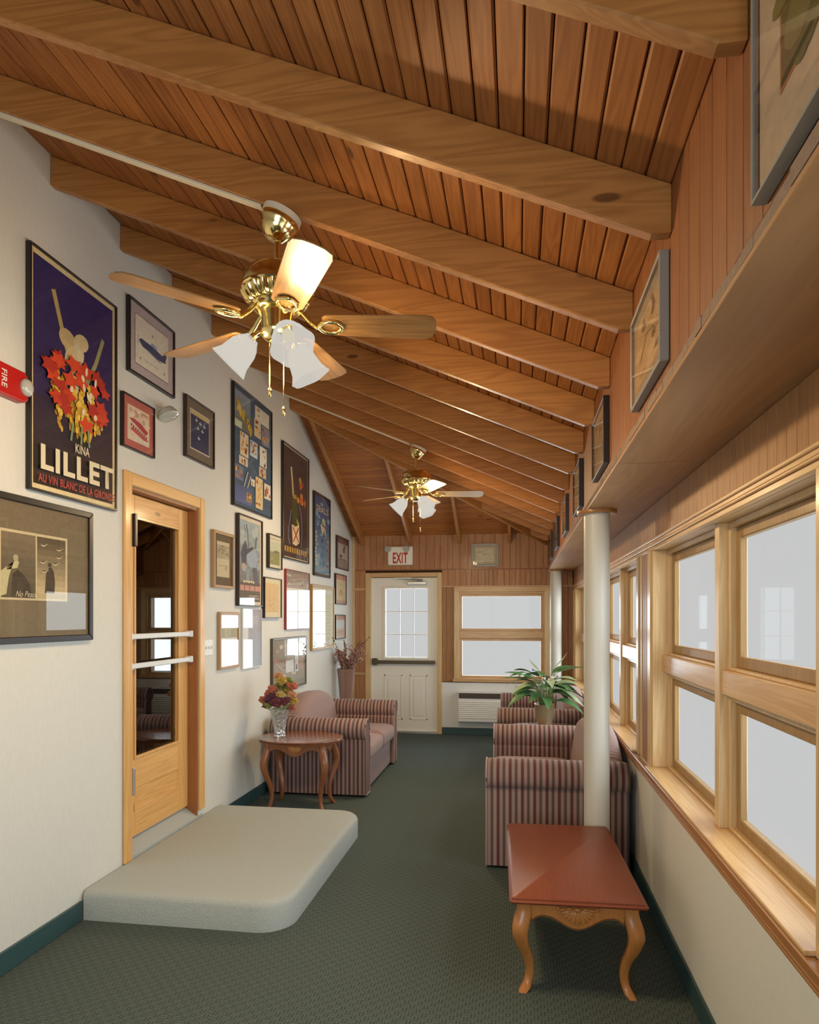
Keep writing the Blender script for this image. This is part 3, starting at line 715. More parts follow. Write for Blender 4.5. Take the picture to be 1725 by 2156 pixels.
def make_sofa(loc, rz, label):
    s = empty('loveseat', loc, rz, label, 'sofa', 'mauve striped loveseats along the walls')
    hl = SL_ / 2
    MB().box(-hl + .10, hl - .10, .035, SD - .02, .02, .285).build('seat_base', M['stripe_fine'], s, bevel=0.012, seg=2)
    for a, c in ((-hl + .155, -.004), (.004, hl - .155)):
        rbox(a, c, -.012, SD - .27, .285, .425, .03).build('seat_cushion', M['stripe_fine'], s, smooth=60)
    for sg in (-1, 1):
        prof = []
        # arm section in x (outward positive) and z
        sec = [(-.155, .02), (0, .02), (.0, .50)]
        cxr, czr, ra = -.052, .575, .098
        ang = [-38 + i * (255 / 14) for i in range(15)]
        sec += [(cxr + ra * math.cos(math.radians(t)), czr + ra * math.sin(math.radians(t))) for t in ang]
        sec += [(-.155, .50)]
        rings = []
        for y, k in ((.0, .93), (.012, 1.0), (SD * .5, 1.0), (SD - .03, 1.0), (SD - .008, .93)):
            rings.append([(sg * (hl + (x + .06) * k - .06), y, .02 + (z - .02) * (.985 + .015 * (k - .93) / .07)) for x, z in sec])
        arm = MB().loft(rings).build('arm', M['stripe_y'], s, smooth=45)
        pp = [(sg * (hl + x), -.002, z) for x, z in sec]
        MB().tube(pp + [pp[0]], .0055, 6).build('piping', M['piping'], arm, smooth=60)
    # arched back
    rings = []
    nst = 28
    for i in range(nst + 1):
        u = -1 + 2 * i / nst; x = u * (hl - .12)
        ht = .60 + .225 * math.sqrt(max(0, 1 - abs(u) ** 2.2))
        yf, yb, r = SD - .26, SD - .012, .075
        sec = [(yf, .30), (yf + .005, .42)]
        sec += [(yf + .03 + r + r * math.cos(math.radians(t)), ht - r + r * math.sin(math.radians(t))) for t in (180, 150, 120, 90)]
        sec += [(yb - .06 + .05 * math.sin(math.radians(t)), ht - .06 + .05 * math.cos(math.radians(t)) + .004) for t in (0, 35, 65, 90)]
        sec += [(yb, .45), (yb, .04), (yb - .06, .04), (yb - .06, .30)]
        rings.append([(x, y, z) for y, z in sec])
    MB().loft(rings).build('back', M['stripe_back'], s, smooth=60)
    for x in (-hl + .09, hl - .09):
        for y in (.06, SD - .08):
            MB().box(x - .025, x + .025, y - .025, y + .025, 0, .022).build('foot', M['black'], s)
    return s
M['stripe_back'] = M['stripe_fine']
make_sofa((-1.29, 6.535, 0), PI / 2, 'mauve striped loveseat backed against the picture wall')
make_sofa((-.19, 5.03, 0), -PI / 2, 'mauve striped loveseat behind the near cream column under the windows')
make_sofa((-.19, 7.45, 0), -PI / 2, 'mauve striped loveseat beyond the potted peace lily under the windows')

# ------------------------------------------------------------------ tables
def cab_leg(x, y, sx, sy, ztop, spread=1.0, th=1.0):
    # S-shaped leg leaning outwards along the diagonal (sx, sy)
    pr = [(ztop, 0, .030), (ztop * .90, .002, .030), (ztop * .78, .014, .031), (ztop * .66, .020, .029), (ztop * .52, .010, .024), (ztop * .36, -.010, .019), (ztop * .22, -.018, .0165), (ztop * .10, -.012, .0165), (ztop * .03, .000, .0185), (0, .008, .0165)]
    rings = []
    for z, o, h in pr:
        o *= spread; h *= th; c = h * .38; cx, cy = x + sx * o, y + sy * o
        rings.append([(cx - h, cy - h + c, z), (cx - h + c, cy - h, z), (cx + h - c, cy - h, z), (cx + h, cy - h + c, z), (cx + h, cy + h - c, z), (cx + h - c, cy + h, z), (cx - h + c, cy + h, z), (cx - h, cy + h - c, z)])
    # resample smoothly
    R = []
    for i in range(len(rings) - 1):
        for t in (0, .34, .67):
            p0 = rings[max(i - 1, 0)]; p1 = rings[i]; p2 = rings[i + 1]; p3 = rings[min(i + 2, len(rings) - 1)]
            rg = []
            for a, b_, c_, d in zip(p0, p1, p2, p3):
                rg.append(tuple(0.5 * ((2 * b_[q]) + (-a[q] + c_[q]) * t + (2 * a[q] - 5 * b_[q] + 4 * c_[q] - d[q]) * t * t + (-a[q] + 3 * b_[q] - 3 * c_[q] + d[q]) * t ** 3) for q in range(3)))
            R.append(rg)
    R.append(rings[-1])
    return MB().loft(R)
def shell(parent, x, y, z, w, h, mat):
    # fan-shaped carved shell with scrolls, standing proud of an apron whose face is at y (facing -y)
    m = MB(); n = 9
    for i in range(n):
        a = math.radians(-75 + 150 * i / (n - 1)); ln = h * (.98 - .18 * abs(math.sin(a)))
        Rm = Matrix.Rotation(a, 3, 'Y')
        c = Vector((x, y - .002, z)) + Rm @ Vector((0, 0, -ln * .5)) * 1.0
        c.x = x + (c.x - x) * w / h * .62
        m.ball(tuple(c), (w * .075, .008, ln * .5), 8, 6, Rm)
    m.ball((x, y - .004, z + .004), (w * .12, .011, .012), 8, 6)
    for sg in (-1, 1):
        m.ball((x + sg * w * .20, y - .003, z + .007), (w * .10, .010, .009), 8, 6)
        m.ball((x + sg * w * .36, y - .003, z + .004), (w * .12, .009, .008), 8, 6)
        m.ball((x + sg * w * .48, y - .003, z + .008), (w * .05, .009, .010), 8, 6)
    return m.build('shell_carving', mat, parent, smooth=60)
def apron_profile(L, zt, zs, zm, n=30):
    # wavy lower edge: high near the legs, low lobe in the middle
    lo = []
    for i in range(n + 1):
        u = -1 + 2 * i / n
        e = zs + (zm - zs) * (0.5 + 0.5 * math.cos(PI * min(1, abs(u) / .72))) - (.022 * max(0, (abs(u) - .80) / .2) ** 1.5)
        lo.append((u * L / 2, e))
    return [(-L / 2, zt), (L / 2, zt)] + list(reversed(lo))

# low rectangular coffee table
CT = empty('coffee_table', (.228, 3.372, 0), math.radians(1.6), 'low rectangular cherry-topped coffee table with carved honey maple legs', 'table')
tw, tl, th = .545, 1.045, .405
pr = [(0, -.026), (.006, -.024), (.010, -.016), (.004, -.011), (.0, -.009), (.0, -.004), (-.006, 0)]
rings = []
for o, z in pr:
    X, Y, r = tw / 2 + o - .006, tl / 2 + o - .006, .012
    p = []
    for cx, cy, a in ((X - r, -Y + r, -90), (X - r, Y - r, 0), (-X + r, Y - r, 90), (-X + r, -Y + r, 180)): p += arc(cx, cy, r, a, a + 90, 4)
    rings.append([(x, y, th + z) for x, y in p])
MB().loft(rings).build('table_top', M['cherry'], CT, smooth=35)
lx, ly = tw / 2 - .062, tl / 2 - .062
for sx in (-1, 1):
    for sy in (-1, 1): cab_leg(sx * lx, sy * ly, sx, sy, th - .026, 1.1, 1.08).build('leg', M['maple_leg'], CT, smooth=50)
for sy in (-1, 1):
    ap = apron_profile(2 * lx - .05, th - .026, th - .085, th - .135)
    a_ = MB().prism(ap, 'y', sy * (ly + .018) - .010, sy * (ly + .018) + .010).build('apron', M['maple_leg'], CT, bevel=0.003)
    lowpts = [(x, sy * (ly + .029), z + .006) for x, z in ap[2:]]
    MB().tube(lowpts, .0018, 5).build('carved_line', M['carve_line'], a_)
    if sy < 0: shell(a_, 0, -(ly + .028), th - .052, .165, .068, M['maple_leg'])
for sx in (-1, 1):
    ap = apron_profile(2 * ly - .05, th - .026, th - .085, th - .135)
    MB().prism(ap, 'x', sx * (lx + .018) - .010, sx * (lx + .018) + .010).build('apron', M['maple_leg'], CT, bevel=0.003)

def oval_table(loc, label):
    t = empty('oval_end_table', loc, 0, label, 'table', 'oval end tables beside the loveseats')
    H, a, b_ = .575, .345, .300
    pr = [(.0, -.028), (.004, -.025), (.004, -.02), (-.006, -.016), (-.004, -.012), (.004, -.008), (.002, -.002), (-.006, 0)]
    MB().loft([[((a + o) * math.cos(2 * PI * j / 56), (b_ + o) * math.sin(2 * PI * j / 56), H + z) for j in range(56)] for o, z in [(-.03, -.028)] + pr + [(-.05, 0)]]).build('table_top', M['walnut_top'], t, smooth=35)
    lx, ly = .225, .150
    for sx in (-1, 1):
        for sy in (-1, 1): cab_leg(sx * lx, sy * ly, sx, sy, H - .028, 1.3, .95).build('leg', M['walnut_leg'], t, smooth=50)
    for sy in (-1, 1):
        ap = apron_profile(2 * lx - .04, H - .028, H - .080, H - .135)
        a_ = MB().prism(ap, 'y', sy * (ly + .014) - .009, sy * (ly + .014) + .009).build('apron', M['walnut_leg'], t, bevel=0.003)
        if sy < 0: shell(a_, 0, -(ly + .024), H - .052, .15, .062, M['maple_leg'])
    for sx in (-1, 1):
        ap = apron_profile(2 * ly - .04, H - .028, H - .075, H - .11)
        MB().prism(ap, 'x', sx * (lx + .014) - .009, sx * (lx + .014) + .009).build('apron', M['walnut_leg'], t, bevel=0.003)
    return t
TBL = (-1.755, 5.435)
oval_table((TBL[0], TBL[1], 0), 'oval brown end table with carved shell apron beside the picture-wall loveseat')
TBR = (.235, 6.24)
oval_table((TBR[0], TBR[1], 0), 'oval brown end table holding the potted lily between two loveseats')

# ------------------------------------------------------------------ plants and flowers
def leaf_mesh(L, w, droop, fold=.18, n=9):
    m = MB(); rows = []
    for i in range(n + 1):
        t = i / n
        wd = w * (math.sin(PI * min(1, t ** .8)) ** .9) * (1 - .25 * t) + .0015
        x = L * (t - .12 * droop * t * t); z = L * (.25 * t - droop * .55 * t * t)
        rows.append([(x, -wd, z + fold * wd), (x, -wd * .5, z + fold * .3 * wd), (x, 0, z), (x, wd * .5, z + fold * .3 * wd), (x, wd, z + fold * wd)])
    return m.loft(rows, caps=False, closed=False)
M['leaf'] = plain('lily_leaf_green', '#4a7444', 0.4, var=0.45, scale=9)
M['leaf_pale'] = plain('pale_lily_leaf', '#98ac84', 0.4, var=0.4, scale=9)
M['petal'] = plain('white_lily_bract', '#d3c4bd', 0.6)
M['stem'] = plain('green_stem', '#6f8a4c', 0.6)
PL = empty('potted_lily', (TBR[0], TBR[1], .576), 0, 'leafy green peace lily in a champagne-coloured pot between two loveseats', 'plant')
MB().lathe([(.06, 0), (.066, .01), (.082, .12), (.088, .20), (.090, .205), (.084, .205), (.08, .185)], 14).build('pot', M['pot'], PL, smooth=20)
MB().lathe([(.0801, .184), (.0801, .186)], 14).build('soil', M['soil'], PL)
rg = random.Random(11)
specs = []
for i in range(40):
    a = 2 * PI * (i * .381966) + rg.uniform(-.3, .3)
    ring_ = i / 40.0
    up = .36 - .30 * ring_ + rg.uniform(-.03, .03)
    specs.append((a, up, .22 + .13 * rg.random(), .044 + .022 * rg.random(), .30 + 1.0 * ring_ + rg.uniform(-.1, .25)))
specs.append((.6, .42, .20, .02, -.6)); specs.append((2.2, .40, .16, .022, -.3))
for (a, up, L, w, dr) in specs:
    base = Vector((.03 * math.cos(a), .03 * math.sin(a), .18)); tip = Vector((.085 * math.cos(a), .085 * math.sin(a), .20 + up * .75))
    lf = leaf_mesh(L, w, dr).build('leaf', M['leaf'] if rg.random() < .72 else M['leaf_pale'], PL, smooth=80)
    lf.location = tip; lf.rotation_euler = (rg.uniform(-.35, .35), -.15, a)
    st_ = MB().tube([base, (base + tip) / 2 + Vector((0, 0, .02)), tip], .003, 5).build('stalk', M['stem'], PL)
for i in range(6):
    a = rg.uniform(0, 6.28); r = rg.uniform(.06, .17); p = Vector((r * .6 * math.cos(a), r * .6 * math.sin(a), rg.uniform(.34, .44)))
    MB().ball(tuple(p), (.02, .016, .028), 8, 6).build('flower', M['petal'], PL, smooth=70)

# crystal vase with a small bouquet on the oval table
def crystal():
    m, nt, out = new_mat('cut_crystal')
    t = N(nt, 'ShaderNodeBsdfTransparent'); t.inputs[0].default_value = (.92, .94, .93, 1)
    g = N(nt, 'ShaderNodeBsdfGlossy'); g.inputs['Roughness'].default_value = .08
    d = N(nt, 'ShaderNodeBsdfDiffuse'); d.inputs[0].default_value = (.75, .76, .74, 1)
    tc = N(nt, 'ShaderNodeTexCoord'); v = N(nt, 'ShaderNodeTexVoronoi'); v.inputs['Scale'].default_value = 32; nt.links.new(tc.outputs['Object'], v.inputs['Vector'])
    bp = N(nt, 'ShaderNodeBump'); bp.inputs['Strength'].default_value = 1; bp.inputs['Distance'].default_value = .01; nt.links.new(v.outputs['Distance'], bp.inputs['Height'])
    nt.links.new(bp.outputs[0], g.inputs['Normal']); nt.links.new(bp.outputs[0], d.inputs['Normal'])
    a = N(nt, 'ShaderNodeMixShader'); a.inputs[0].default_value = .35; nt.links.new(t.outputs[0], a.inputs[1]); nt.links.new(g.outputs[0], a.inputs[2])
    c = N(nt, 'ShaderNodeMixShader'); c.inputs[0].default_value = .16; nt.links.new(a.outputs[0], c.inputs[1]); nt.links.new(d.outputs[0], c.inputs[2])
    nt.links.new(c.outputs[0], out.inputs[0]); return m
M['crystal'] = crystal()
FV = empty('flower_vase', (-1.925, 5.40, .576), 0, 'flared cut crystal vase of mixed autumn flowers on an oval table', 'vase')
MB().lathe([(.048, 0), (.05, .008), (.046, .02), (.050, .08), (.062, .15), (.082, .225), (.084, .228), (.079, .226), (.058, .15), (.045, .08), (.04, .022)], 20, wob=lambda t, z: 1 + .02 * math.cos(10 * t)).build('vase', M['crystal'], FV, smooth=30)
fc = {}
for nm, c in (('burgundy', '#6a2f3c'), ('coral', '#b8684e'), ('mustard', '#b89a4a'), ('olive', '#7d8440'), ('peach', '#c08a62'), ('plum', '#5a2c44')):
    fc[nm] = plain(nm + '_petals', c, 0.7, var=0.35, scale=60)
def blossom(mat, c, r, par, name='flower', petals=9):
    m = MB()
    for k in range(petals):
        a = 2 * PI * k / petals * 2.4; el = rg.uniform(.1, 1.2)
        d = Vector((math.cos(a) * math.cos(el), math.sin(a) * math.cos(el), math.sin(el)))
        q = Vector((0, 0, 1)).rotation_difference(d).to_matrix()
        m.ball(tuple(Vector(c) + d * r * .55), (r * .36, r * .16, r * .55), 7, 5, q)
    m.ball(tuple(c), r * .4, 8, 5)
    return m.build(name, mat, par, smooth=70)
pos = [(-.13, -.02, .29, 'coral', .034), (-.10, .05, .33, 'coral', .04), (-.05, -.05, .30, 'plum', .045), (.0, -.06, .27, 'burgundy', .05), (.06, -.05, .28, 'burgundy', .04), (-.06, .0, .37, 'coral', .04), (.0, .03, .40, 'olive', .042), (.02, -.02, .44, 'mustard', .042), (-.01, .0, .48, 'peach', .034), (.06, .02, .44, 'olive', .036), (.10, .0, .40, 'coral', .042), (.11, -.03, .33, 'peach', .036), (.10, .03, .28, 'mustard', .036), (.05, .06, .35, 'mustard', .04), (-.12, .0, .24, 'burgundy', .028), (-.14, .03, .27, 'mustard', .03), (.08, .05, .22, 'coral', .03), (.03, -.07, .34, 'mustard', .03), (-.08, -.06, .25, 'olive', .03)]
for (x, y, z, c, r) in pos:
    r *= 1.35; fl = blossom(fc[c], (x, y, z), r, FV, petals=13)
    MB().tube([(x * .15, y * .15, .06), (x * .45, y * .45, .2), (x, y, z - r * .3)], .0022, 5).build('stem', M['stem'], fl)
for i in range(9):
    a = 2 * PI * i / 9; lf = leaf_mesh(.10, .016, .5).build('leaf', fc['olive'], FV, smooth=80); lf.location = (.05 * math.cos(a), .05 * math.sin(a), .225 + .012 * (i % 3)); lf.rotation_euler = (0, -.2, a)

# tall glazed vase of dried stems in the far corner
DV = empty('dried_flower_vase', (-2.062, 8.14, 0), 0, 'tall glazed mauve vase of dried stems behind the picture-wall loveseat', 'vase')
MB().lathe([(.075, 0), (.078, .02), (.06, .10), (.055, .25), (.066, .45), (.080, .62), (.096, .80), (.110, .925), (.112, .93), (.105, .928), (.09, .80), (.07, .6)], 28).build('vase', M['vase_mauve'], DV, smooth=50)
M['dry_dark'] = plain('dark_dried_stem', '#3c332a', 0.8)
M['dry_mauve'] = plain('mauve_dried_heather', '#9a726a', 0.9, var=0.3, scale=50)
M['dry_tan'] = plain('tan_dried_seed', '#b0926c', 0.9, var=0.3, scale=50)
for i in range(46):
    a = rg.uniform(0, 2 * PI); sp = rg.uniform(.10, .27); ht = rg.uniform(.10, .30)
    mt = rg.choice([M['dry_mauve'], M['dry_mauve'], M['dry_tan']])
    if i < 6: sp, ht, mt = .28, .38, M['dry_dark']; a = (0.4, 1.2, 2.0, 4.2, 4.9, 5.6)[i]
    tipx = max(-.095, min(.26, sp * 1.2 * math.cos(a))); ty = sp * math.sin(a) * 1.1
    P = [(0, 0, .75), (tipx * .3, ty * .22, .93), (tipx * .6, ty * .6, .93 + ht * .62), (tipx, ty, .93 + ht * (.85 if i % 3 else 1.0))]
    stx = MB(); stx.tube(P, .0024, 5)
    nbl = 8 if mt == M['dry_dark'] else 20
    for j in range(nbl):
        t = .2 + 1.8 * j / (nbl - 1)
        p = Vector(P[1]).lerp(Vector(P[2]), t) if t < 1 else Vector(P[2]).lerp(Vector(P[3]), t - 1)
        w_ = .006 if mt == M['dry_dark'] else .026
        p = p + Vector((rg.uniform(-w_, w_), rg.uniform(-w_, w_), rg.uniform(-w_, w_)))
        stx.ball(tuple(p), rg.uniform(.006, .013), 6, 4)
    stx.build('dried_stem', mt, DV, smooth=70)

# ------------------------------------------------------------------ wall air conditioner
AC = empty('air_conditioner', (-.245, YE - .004, .19), 0, 'cream through-wall air conditioner with dark outlet under the end window', 'air conditioner')
MB().box(-.53, .53, -.12, 0, 0, .385).build('cabinet', M['white_wall'], AC, bevel=0.008, seg=2)
MB().box(-.515, .515, -.124, -.119, .305, .375).build('air_outlet', M['grille_dark'], AC)
for i in range(9): MB().box(-.515, .515, -.128, -.118, .045 + i * .026, .060 + i * .026).build('louver', M['white_door'], AC, bevel=0.003)

# ------------------------------------------------------------------ exit sign
EX = empty('exit_sign', (-1.55, YE - .0005, 2.25), 0, 'cream exit sign with red letters and two emergency lamp heads', 'sign')
MB().box(-.165, .165, -.055, 0, 0, .245).build('housing', M['white_door'], EX, bevel=0.006)
def letters(txt, x0, z0, x1, z1, y, mat, parent, bold=0.0, name='lettering', font_shear=0.0):
    cu = bpy.data.curves.new(name, 'FONT'); cu.body = txt; cu.size = 1; cu.offset = bold; cu.shear = font_shear; cu.resolution_u = 3; cu.space_character = 1.0 + 3.2 * bold
    to = bpy.data.objects.new(name + '_curve', cu); COL.objects.link(to)
    bpy.context.view_layer.update()
    dg = bpy.context.evaluated_depsgraph_get(); me = bpy.data.meshes.new_from_object(to.evaluated_get(dg))
    bpy.data.objects.remove(to)
    xs = [v.co.x for v in me.vertices]; ys = [v.co.y for v in me.vertices]
    ax, bx, ay, by = min(xs), max(xs), min(ys), max(ys)
    for v in me.vertices:
        v.co = ((x0 + (v.co.x - ax) / (bx - ax) * (x1 - x0)), y, z0 + (v.co.y - ay) / (by - ay) * (z1 - z0))
    me.materials.clear(); me.materials.append(mat); me.name = name
    o = bpy.data.objects.new(name, me); COL.objects.link(o); o.parent = parent
    return o
M['red_ink'] = plain('red_sign_letters', '#b8281c', 0.5)
letters('EXIT', -.098, .02, .102, .165, -.0556, M['red_ink'], EX, .03)
for x in (-.15, .10):
    hd = MB().lathe([(.03, 0), (.042, -.02), (.046, -.05), (.044, -.055), (.02, -.057)], 18, (x, -.04, .225), Matrix.Rotation(math.radians(-70), 3, 'X') @ Matrix.Rotation(math.radians(18), 3, 'Y')).build('lamp_head', M['lens'], EX, smooth=40)

# ------------------------------------------------------------------ fire alarm, emergency lamp, switch plate
FA = empty('fire_alarm', (XL + .0005, 2.64, 2.505), PI / 2, 'red fire alarm strobe with clear lens on the papered wall', 'alarm')
MB().prism([(-.09, 0), (.125, .0), (.145, .02), (.145, .115), (.125, .135), (-.09, .135)], 'y', -.045, -.0005).build('housing', M['red'], FA, bevel=0.006, seg=2)
MB().ball((.125, -.05, .068), (.036, .024, .04), 14, 8).build('strobe_lens', M['lens'], FA, smooth=60)
fl_ = letters('FIRE', -.038, -.016, .038, .016, 0, M['white_paint'], FA, .01); fl_.location = (-.004, -.0456, .068); fl_.rotation_euler = (0, PI / 2, 0)
EL = empty('emergency_lamp', (XL + .0005, 4.02, 2.83), 0, 'small white emergency lamp head under the aircraft profile print', 'lamp')
MB().lathe([(.035, 0), (.035, -.02), (.02, -.022)], 20, mat=Matrix.Rotation(math.radians(-90), 3, 'Y')).build('base', M['white_paint'], EL, smooth=40)
MB().lathe([(.02, 0), (.05, -.015), (.062, -.04), (.066, -.06), (.06, -.066), (.02, -.07)], 24, (.03, 0, .03), Matrix.Rotation(math.radians(-25), 3, 'Y')).build('lamp_head', M['lens'], EL, smooth=40)
SP = empty('switch_plate', (XL + .0005, 4.665, 1.275), PI / 2, 'white four-toggle switch plate beside the wooden door', 'switch plate')
MB().box(-.092, .092, -.006, -.0002, 0, .115).build('plate', M['white_paint'], SP, bevel=0.002)
for i in range(4): MB().box(-.074 + i * .046, -.064 + i * .046, -.016, -.006, .048, .068).build('toggle', M['white_door'], SP, bevel=0.002)

# ------------------------------------------------------------------ framed pictures
class Art:
    # flat print built from coloured shapes; u to the viewer's right, v upwards, both 0..1
    def __init__(s, x0, x1, z0, z1, y): s.b = MB(); s.x0, s.x1, s.z0, s.z1, s.y = x0, x1, z0, z1, y; s.n = 0
    def P(s, u, v): return (s.x0 + u * (s.x1 - s.x0), s.y - s.n * 0.00005, s.z0 + v * (s.z1 - s.z0))
    def poly(s, pts, c):
        s.n += 1; s.b.face([s.P(u, v) for u, v in pts], c); return s
    def rect(s, u0, v0, u1, v1, c): return s.poly([(u0, v0), (u1, v0), (u1, v1), (u0, v1)], c)
    def grad(s, u0, v0, u1, v1, ca, cb, n=12):
        a = [int(ca[i:i + 2], 16) for i in (1, 3, 5)]; b_ = [int(cb[i:i + 2], 16) for i in (1, 3, 5)]
        for i in range(n):
            t = i / (n - 1); c = '#%02x%02x%02x' % tuple(int(p + (q - p) * t) for p, q in zip(a, b_))
            s.rect(u0, v0 + (v1 - v0) * i / n, u1, v0 + (v1 - v0) * (i + 1) / n, c); s.n -= 1
        s.n += 1; return s
    def ell(s, u, v, ru, rv, c, n=14, rot=0):
        cr, sr = math.cos(rot), math.sin(rot)
        return s.poly([(u + ru * math.cos(2 * PI * i / n) * cr - rv * math.sin(2 * PI * i / n) * sr, v + ru * math.cos(2 * PI * i / n) * sr + rv * math.sin(2 * PI * i / n) * cr) for i in range(n)], c)
    def star(s, u, v, ru, rv, c, k=5, rot=0):
        return s.poly([(u + (ru if i % 2 == 0 else ru * .55) * math.cos(rot + PI * i / k), v + (rv if i % 2 == 0 else rv * .55) * math.sin(rot + PI * i / k)) for i in range(2 * k)], c)
    def line(s, pts, w, c):
        asp = (s.x1 - s.x0) / (s.z1 - s.z0)
        for (a, b_), (d, e) in zip(pts[:-1], pts[1:]):
            dx, dy = (d - a) * asp, e - b_; L = math.hypot(dx, dy) or 1; nx, ny = -dy / L * w / asp, dx / L * w
            s.poly([(a - nx, b_ - ny), (d - nx, e - ny), (d + nx, e + ny), (a + nx, b_ + ny)], c)
        return s

WALLS = {'L': (PI / 2, lambda u, z: (XL + .0006, u, z)), 'R': (-PI / 2, lambda u, z: (XU - .0006, u, z)), 'E': (0, lambda u, z: (u, YE - .0006, z))}
def picture(wall, u0, u1, z0, z1, frame, fw, th, art, label, mats=(), group='framed pictures on the papered wall', glass=True, name='framed_picture', inner=None):
    rz, fn = WALLS[wall]; w = u1 - u0; h = z1 - z0
    o = empty(name, fn((u0 + u1) / 2, z0), rz, label, 'picture', group)
    X0, X1 = -w / 2, w / 2
    f = MB()
    # mitred frame bars
    for ring_ in ([(X0, 0), (X1, 0), (X1 - fw, fw), (X0 + fw, fw)], [(X1, 0), (X1, h), (X1 - fw, h - fw), (X1 - fw, fw)], [(X1, h), (X0, h), (X0 + fw, h - fw), (X1 - fw, h - fw)], [(X0, h), (X0, 0), (X0 + fw, fw), (X0 + fw, h - fw)]):
        f.prism(ring_, 'y', -th, -.0004)
    f.build('frame', frame, o, bevel=min(.003, fw * .2))
    yb = -th * .55
    MB().box(X0 + fw, X1 - fw, yb, -.001, fw, h - fw).build('backing', M['dark_brown'], o)
    a0, a1, b0, b1 = X0 + fw, X1 - fw, fw, h - fw
    lay = yb - .0005
    for k, (c, d) in enumerate(mats):
        mt = Art(a0, a1, b0, b1, lay); mt.rect(0, 0, 1, 1, c); mt.b.build('mat_board', M['print'], o, col=True)
        dd = d if isinstance(d, (tuple, list)) else (d, d, d, d)
        a0 += dd[0]; a1 -= dd[1]; b0 += dd[2]; b1 -= dd[3]; lay -= .0008
    A = Art(a0, a1, b0, b1, lay)
    art(A); A.b.build('print', M['print'], o, col=True)
    if glass: MB().box(X0 + fw - .001, X1 - fw + .001, -th + .0018, -th + .0032, fw - .001, h - fw + .001).build('glass', M['picture_glass'], o)
    o['_a'] = 0; del o['_a']
    return o, A
ra = random.Random(21)
M['ink_cream'] = plain('cream_ink', '#d8cba8', 0.6)
M['ink_red'] = plain('brick_red_ink', '#a23a34', 0.6)
M['ink_white'] = plain('white_ink', '#cfcabb', 0.6)
M['ink_gold'] = plain('gold_ink', '#b08a48', 0.6)

def a_lillet(A):
    A.rect(0, 0, 1, 1, '#cbb98e')
    m = (.03, .022, .97, .978)
    A.grad(m[0], m[1], m[2], .40, '#2e2620', '#2c2436', 8); A.grad(m[0], .40, m[2], m[3], '#2c2448', '#2a2358', 10)
    # loose sheaf of red leaves and yellow bunches with a pale ribbon: a plain stand-in for the drawing
    A.line([(.24, .88), (.33, .74), (.42, .62), (.50, .52)], .014, '#a8935c'); A.line([(.84, .80), (.74, .66), (.60, .52)], .012, '#8f8a58')
    for p in ((.40, .70, .10, .045), (.56, .72, .09, .04), (.48, .64, .12, .05)): A.ell(p[0], p[1], p[2], p[3], ra.choice(['#b8a070', '#c2ad80', '#a89468']), 14, ra.uniform(-.4, .4))
    A.line([(.50, .70), (.56, .63), (.46, .57), (.52, .50), (.46, .44), (.50, .38)], .020, '#c4b896')
    for k in range(40):
        u = .5 + ra.uniform(-.30, .30); v = ra.uniform(.37, .54)
        for j in range(8): A.ell(u + ra.uniform(-.03, .03), v - j * .013, .028 - j * .002, .014, ra.choice(['#b08a2c', '#9c7824', '#bb9a44']), 8)
    for k in range(30):
        A.star(.5 + ra.uniform(-.34, .34), ra.uniform(.33, .60), ra.uniform(.07, .11), ra.uniform(.028, .044), ra.choice(['#9c2e18', '#a8361a', '#8a2416']), 5, ra.uniform(0, 6))
    for k in range(10): A.ell(.5 + ra.uniform(-.2, .2), ra.uniform(.36, .60), .022, .014, '#b8aa8c', 9, ra.uniform(0, 3))
    for u in (.40, .52, .62): A.line([(u, .25), (u + ra.uniform(-.03, .03), .33)], .006, '#66784e')
o, A = picture('L', 2.820, 3.506, 2.135, 3.264, M['black'], .010, .028, a_lillet, 'tall navy aperitif poster with red leaves, yellow grapes and large cream lettering')
def put(o, A, txt, u0, v0, u1, v1, mat, bold=0.0, shear=0.0):
    x0, _, z0 = A.P(u0, v0); x1, _, z1 = A.P(u1, v1)
    letters(txt, x0, z0, x1, z1, A.y - (A.n + 4) * .00005 - .0004, mat, o, bold, font_shear=shear)
put(o, A, 'KINA', .45, .205, .62, .245, M['ink_cream'], .01)
put(o, A, 'LILLET', .07, .085, .94, .19, M['ink_cream'], .035)
put(o, A, 'AU VIN BLANC DE LA GIRONDE', .045, .03, .955, .066, M['ink_red'], .02)

def a_plane(A):
    A.rect(0, 0, 1, 1, '#cbc3b2')
    A.poly([(.10, .50), (.16, .57), (.45, .56), (.70, .53), (.90, .50), (.92, .40), (.80, .37), (.5, .38), (.2, .42)], '#3c4562')
    A.poly([(.42, .56), (.50, .63), (.62, .61), (.66, .54)], '#8a95a8'); A.poly([(.30, .45), (.72, .36), (.78, .32), (.35, .40)], '#55607c')
    A.poly([(.80, .5), (.90, .64), (.95, .62), (.92, .47)], '#3c4562'); A.line([(.08, .42), (.08, .60)], .008, '#6c6a68')
    A.ell(.5, .78, .03, .03, '#9b8f78'); A.rect(.12, .12, .16, .17, '#8a7f6a'); A.rect(.84, .12, .88, .17, '#8a7f6a'); A.rect(.3, .16, .7, .175, '#9b917e')
picture('L', 3.630, 4.160, 2.962, 3.394, M['black'], .014, .026, a_plane, 'black-framed print of a dark blue aircraft in profile on cream paper', (('#a89c9c', .055), ('#6a4a44', .004)))
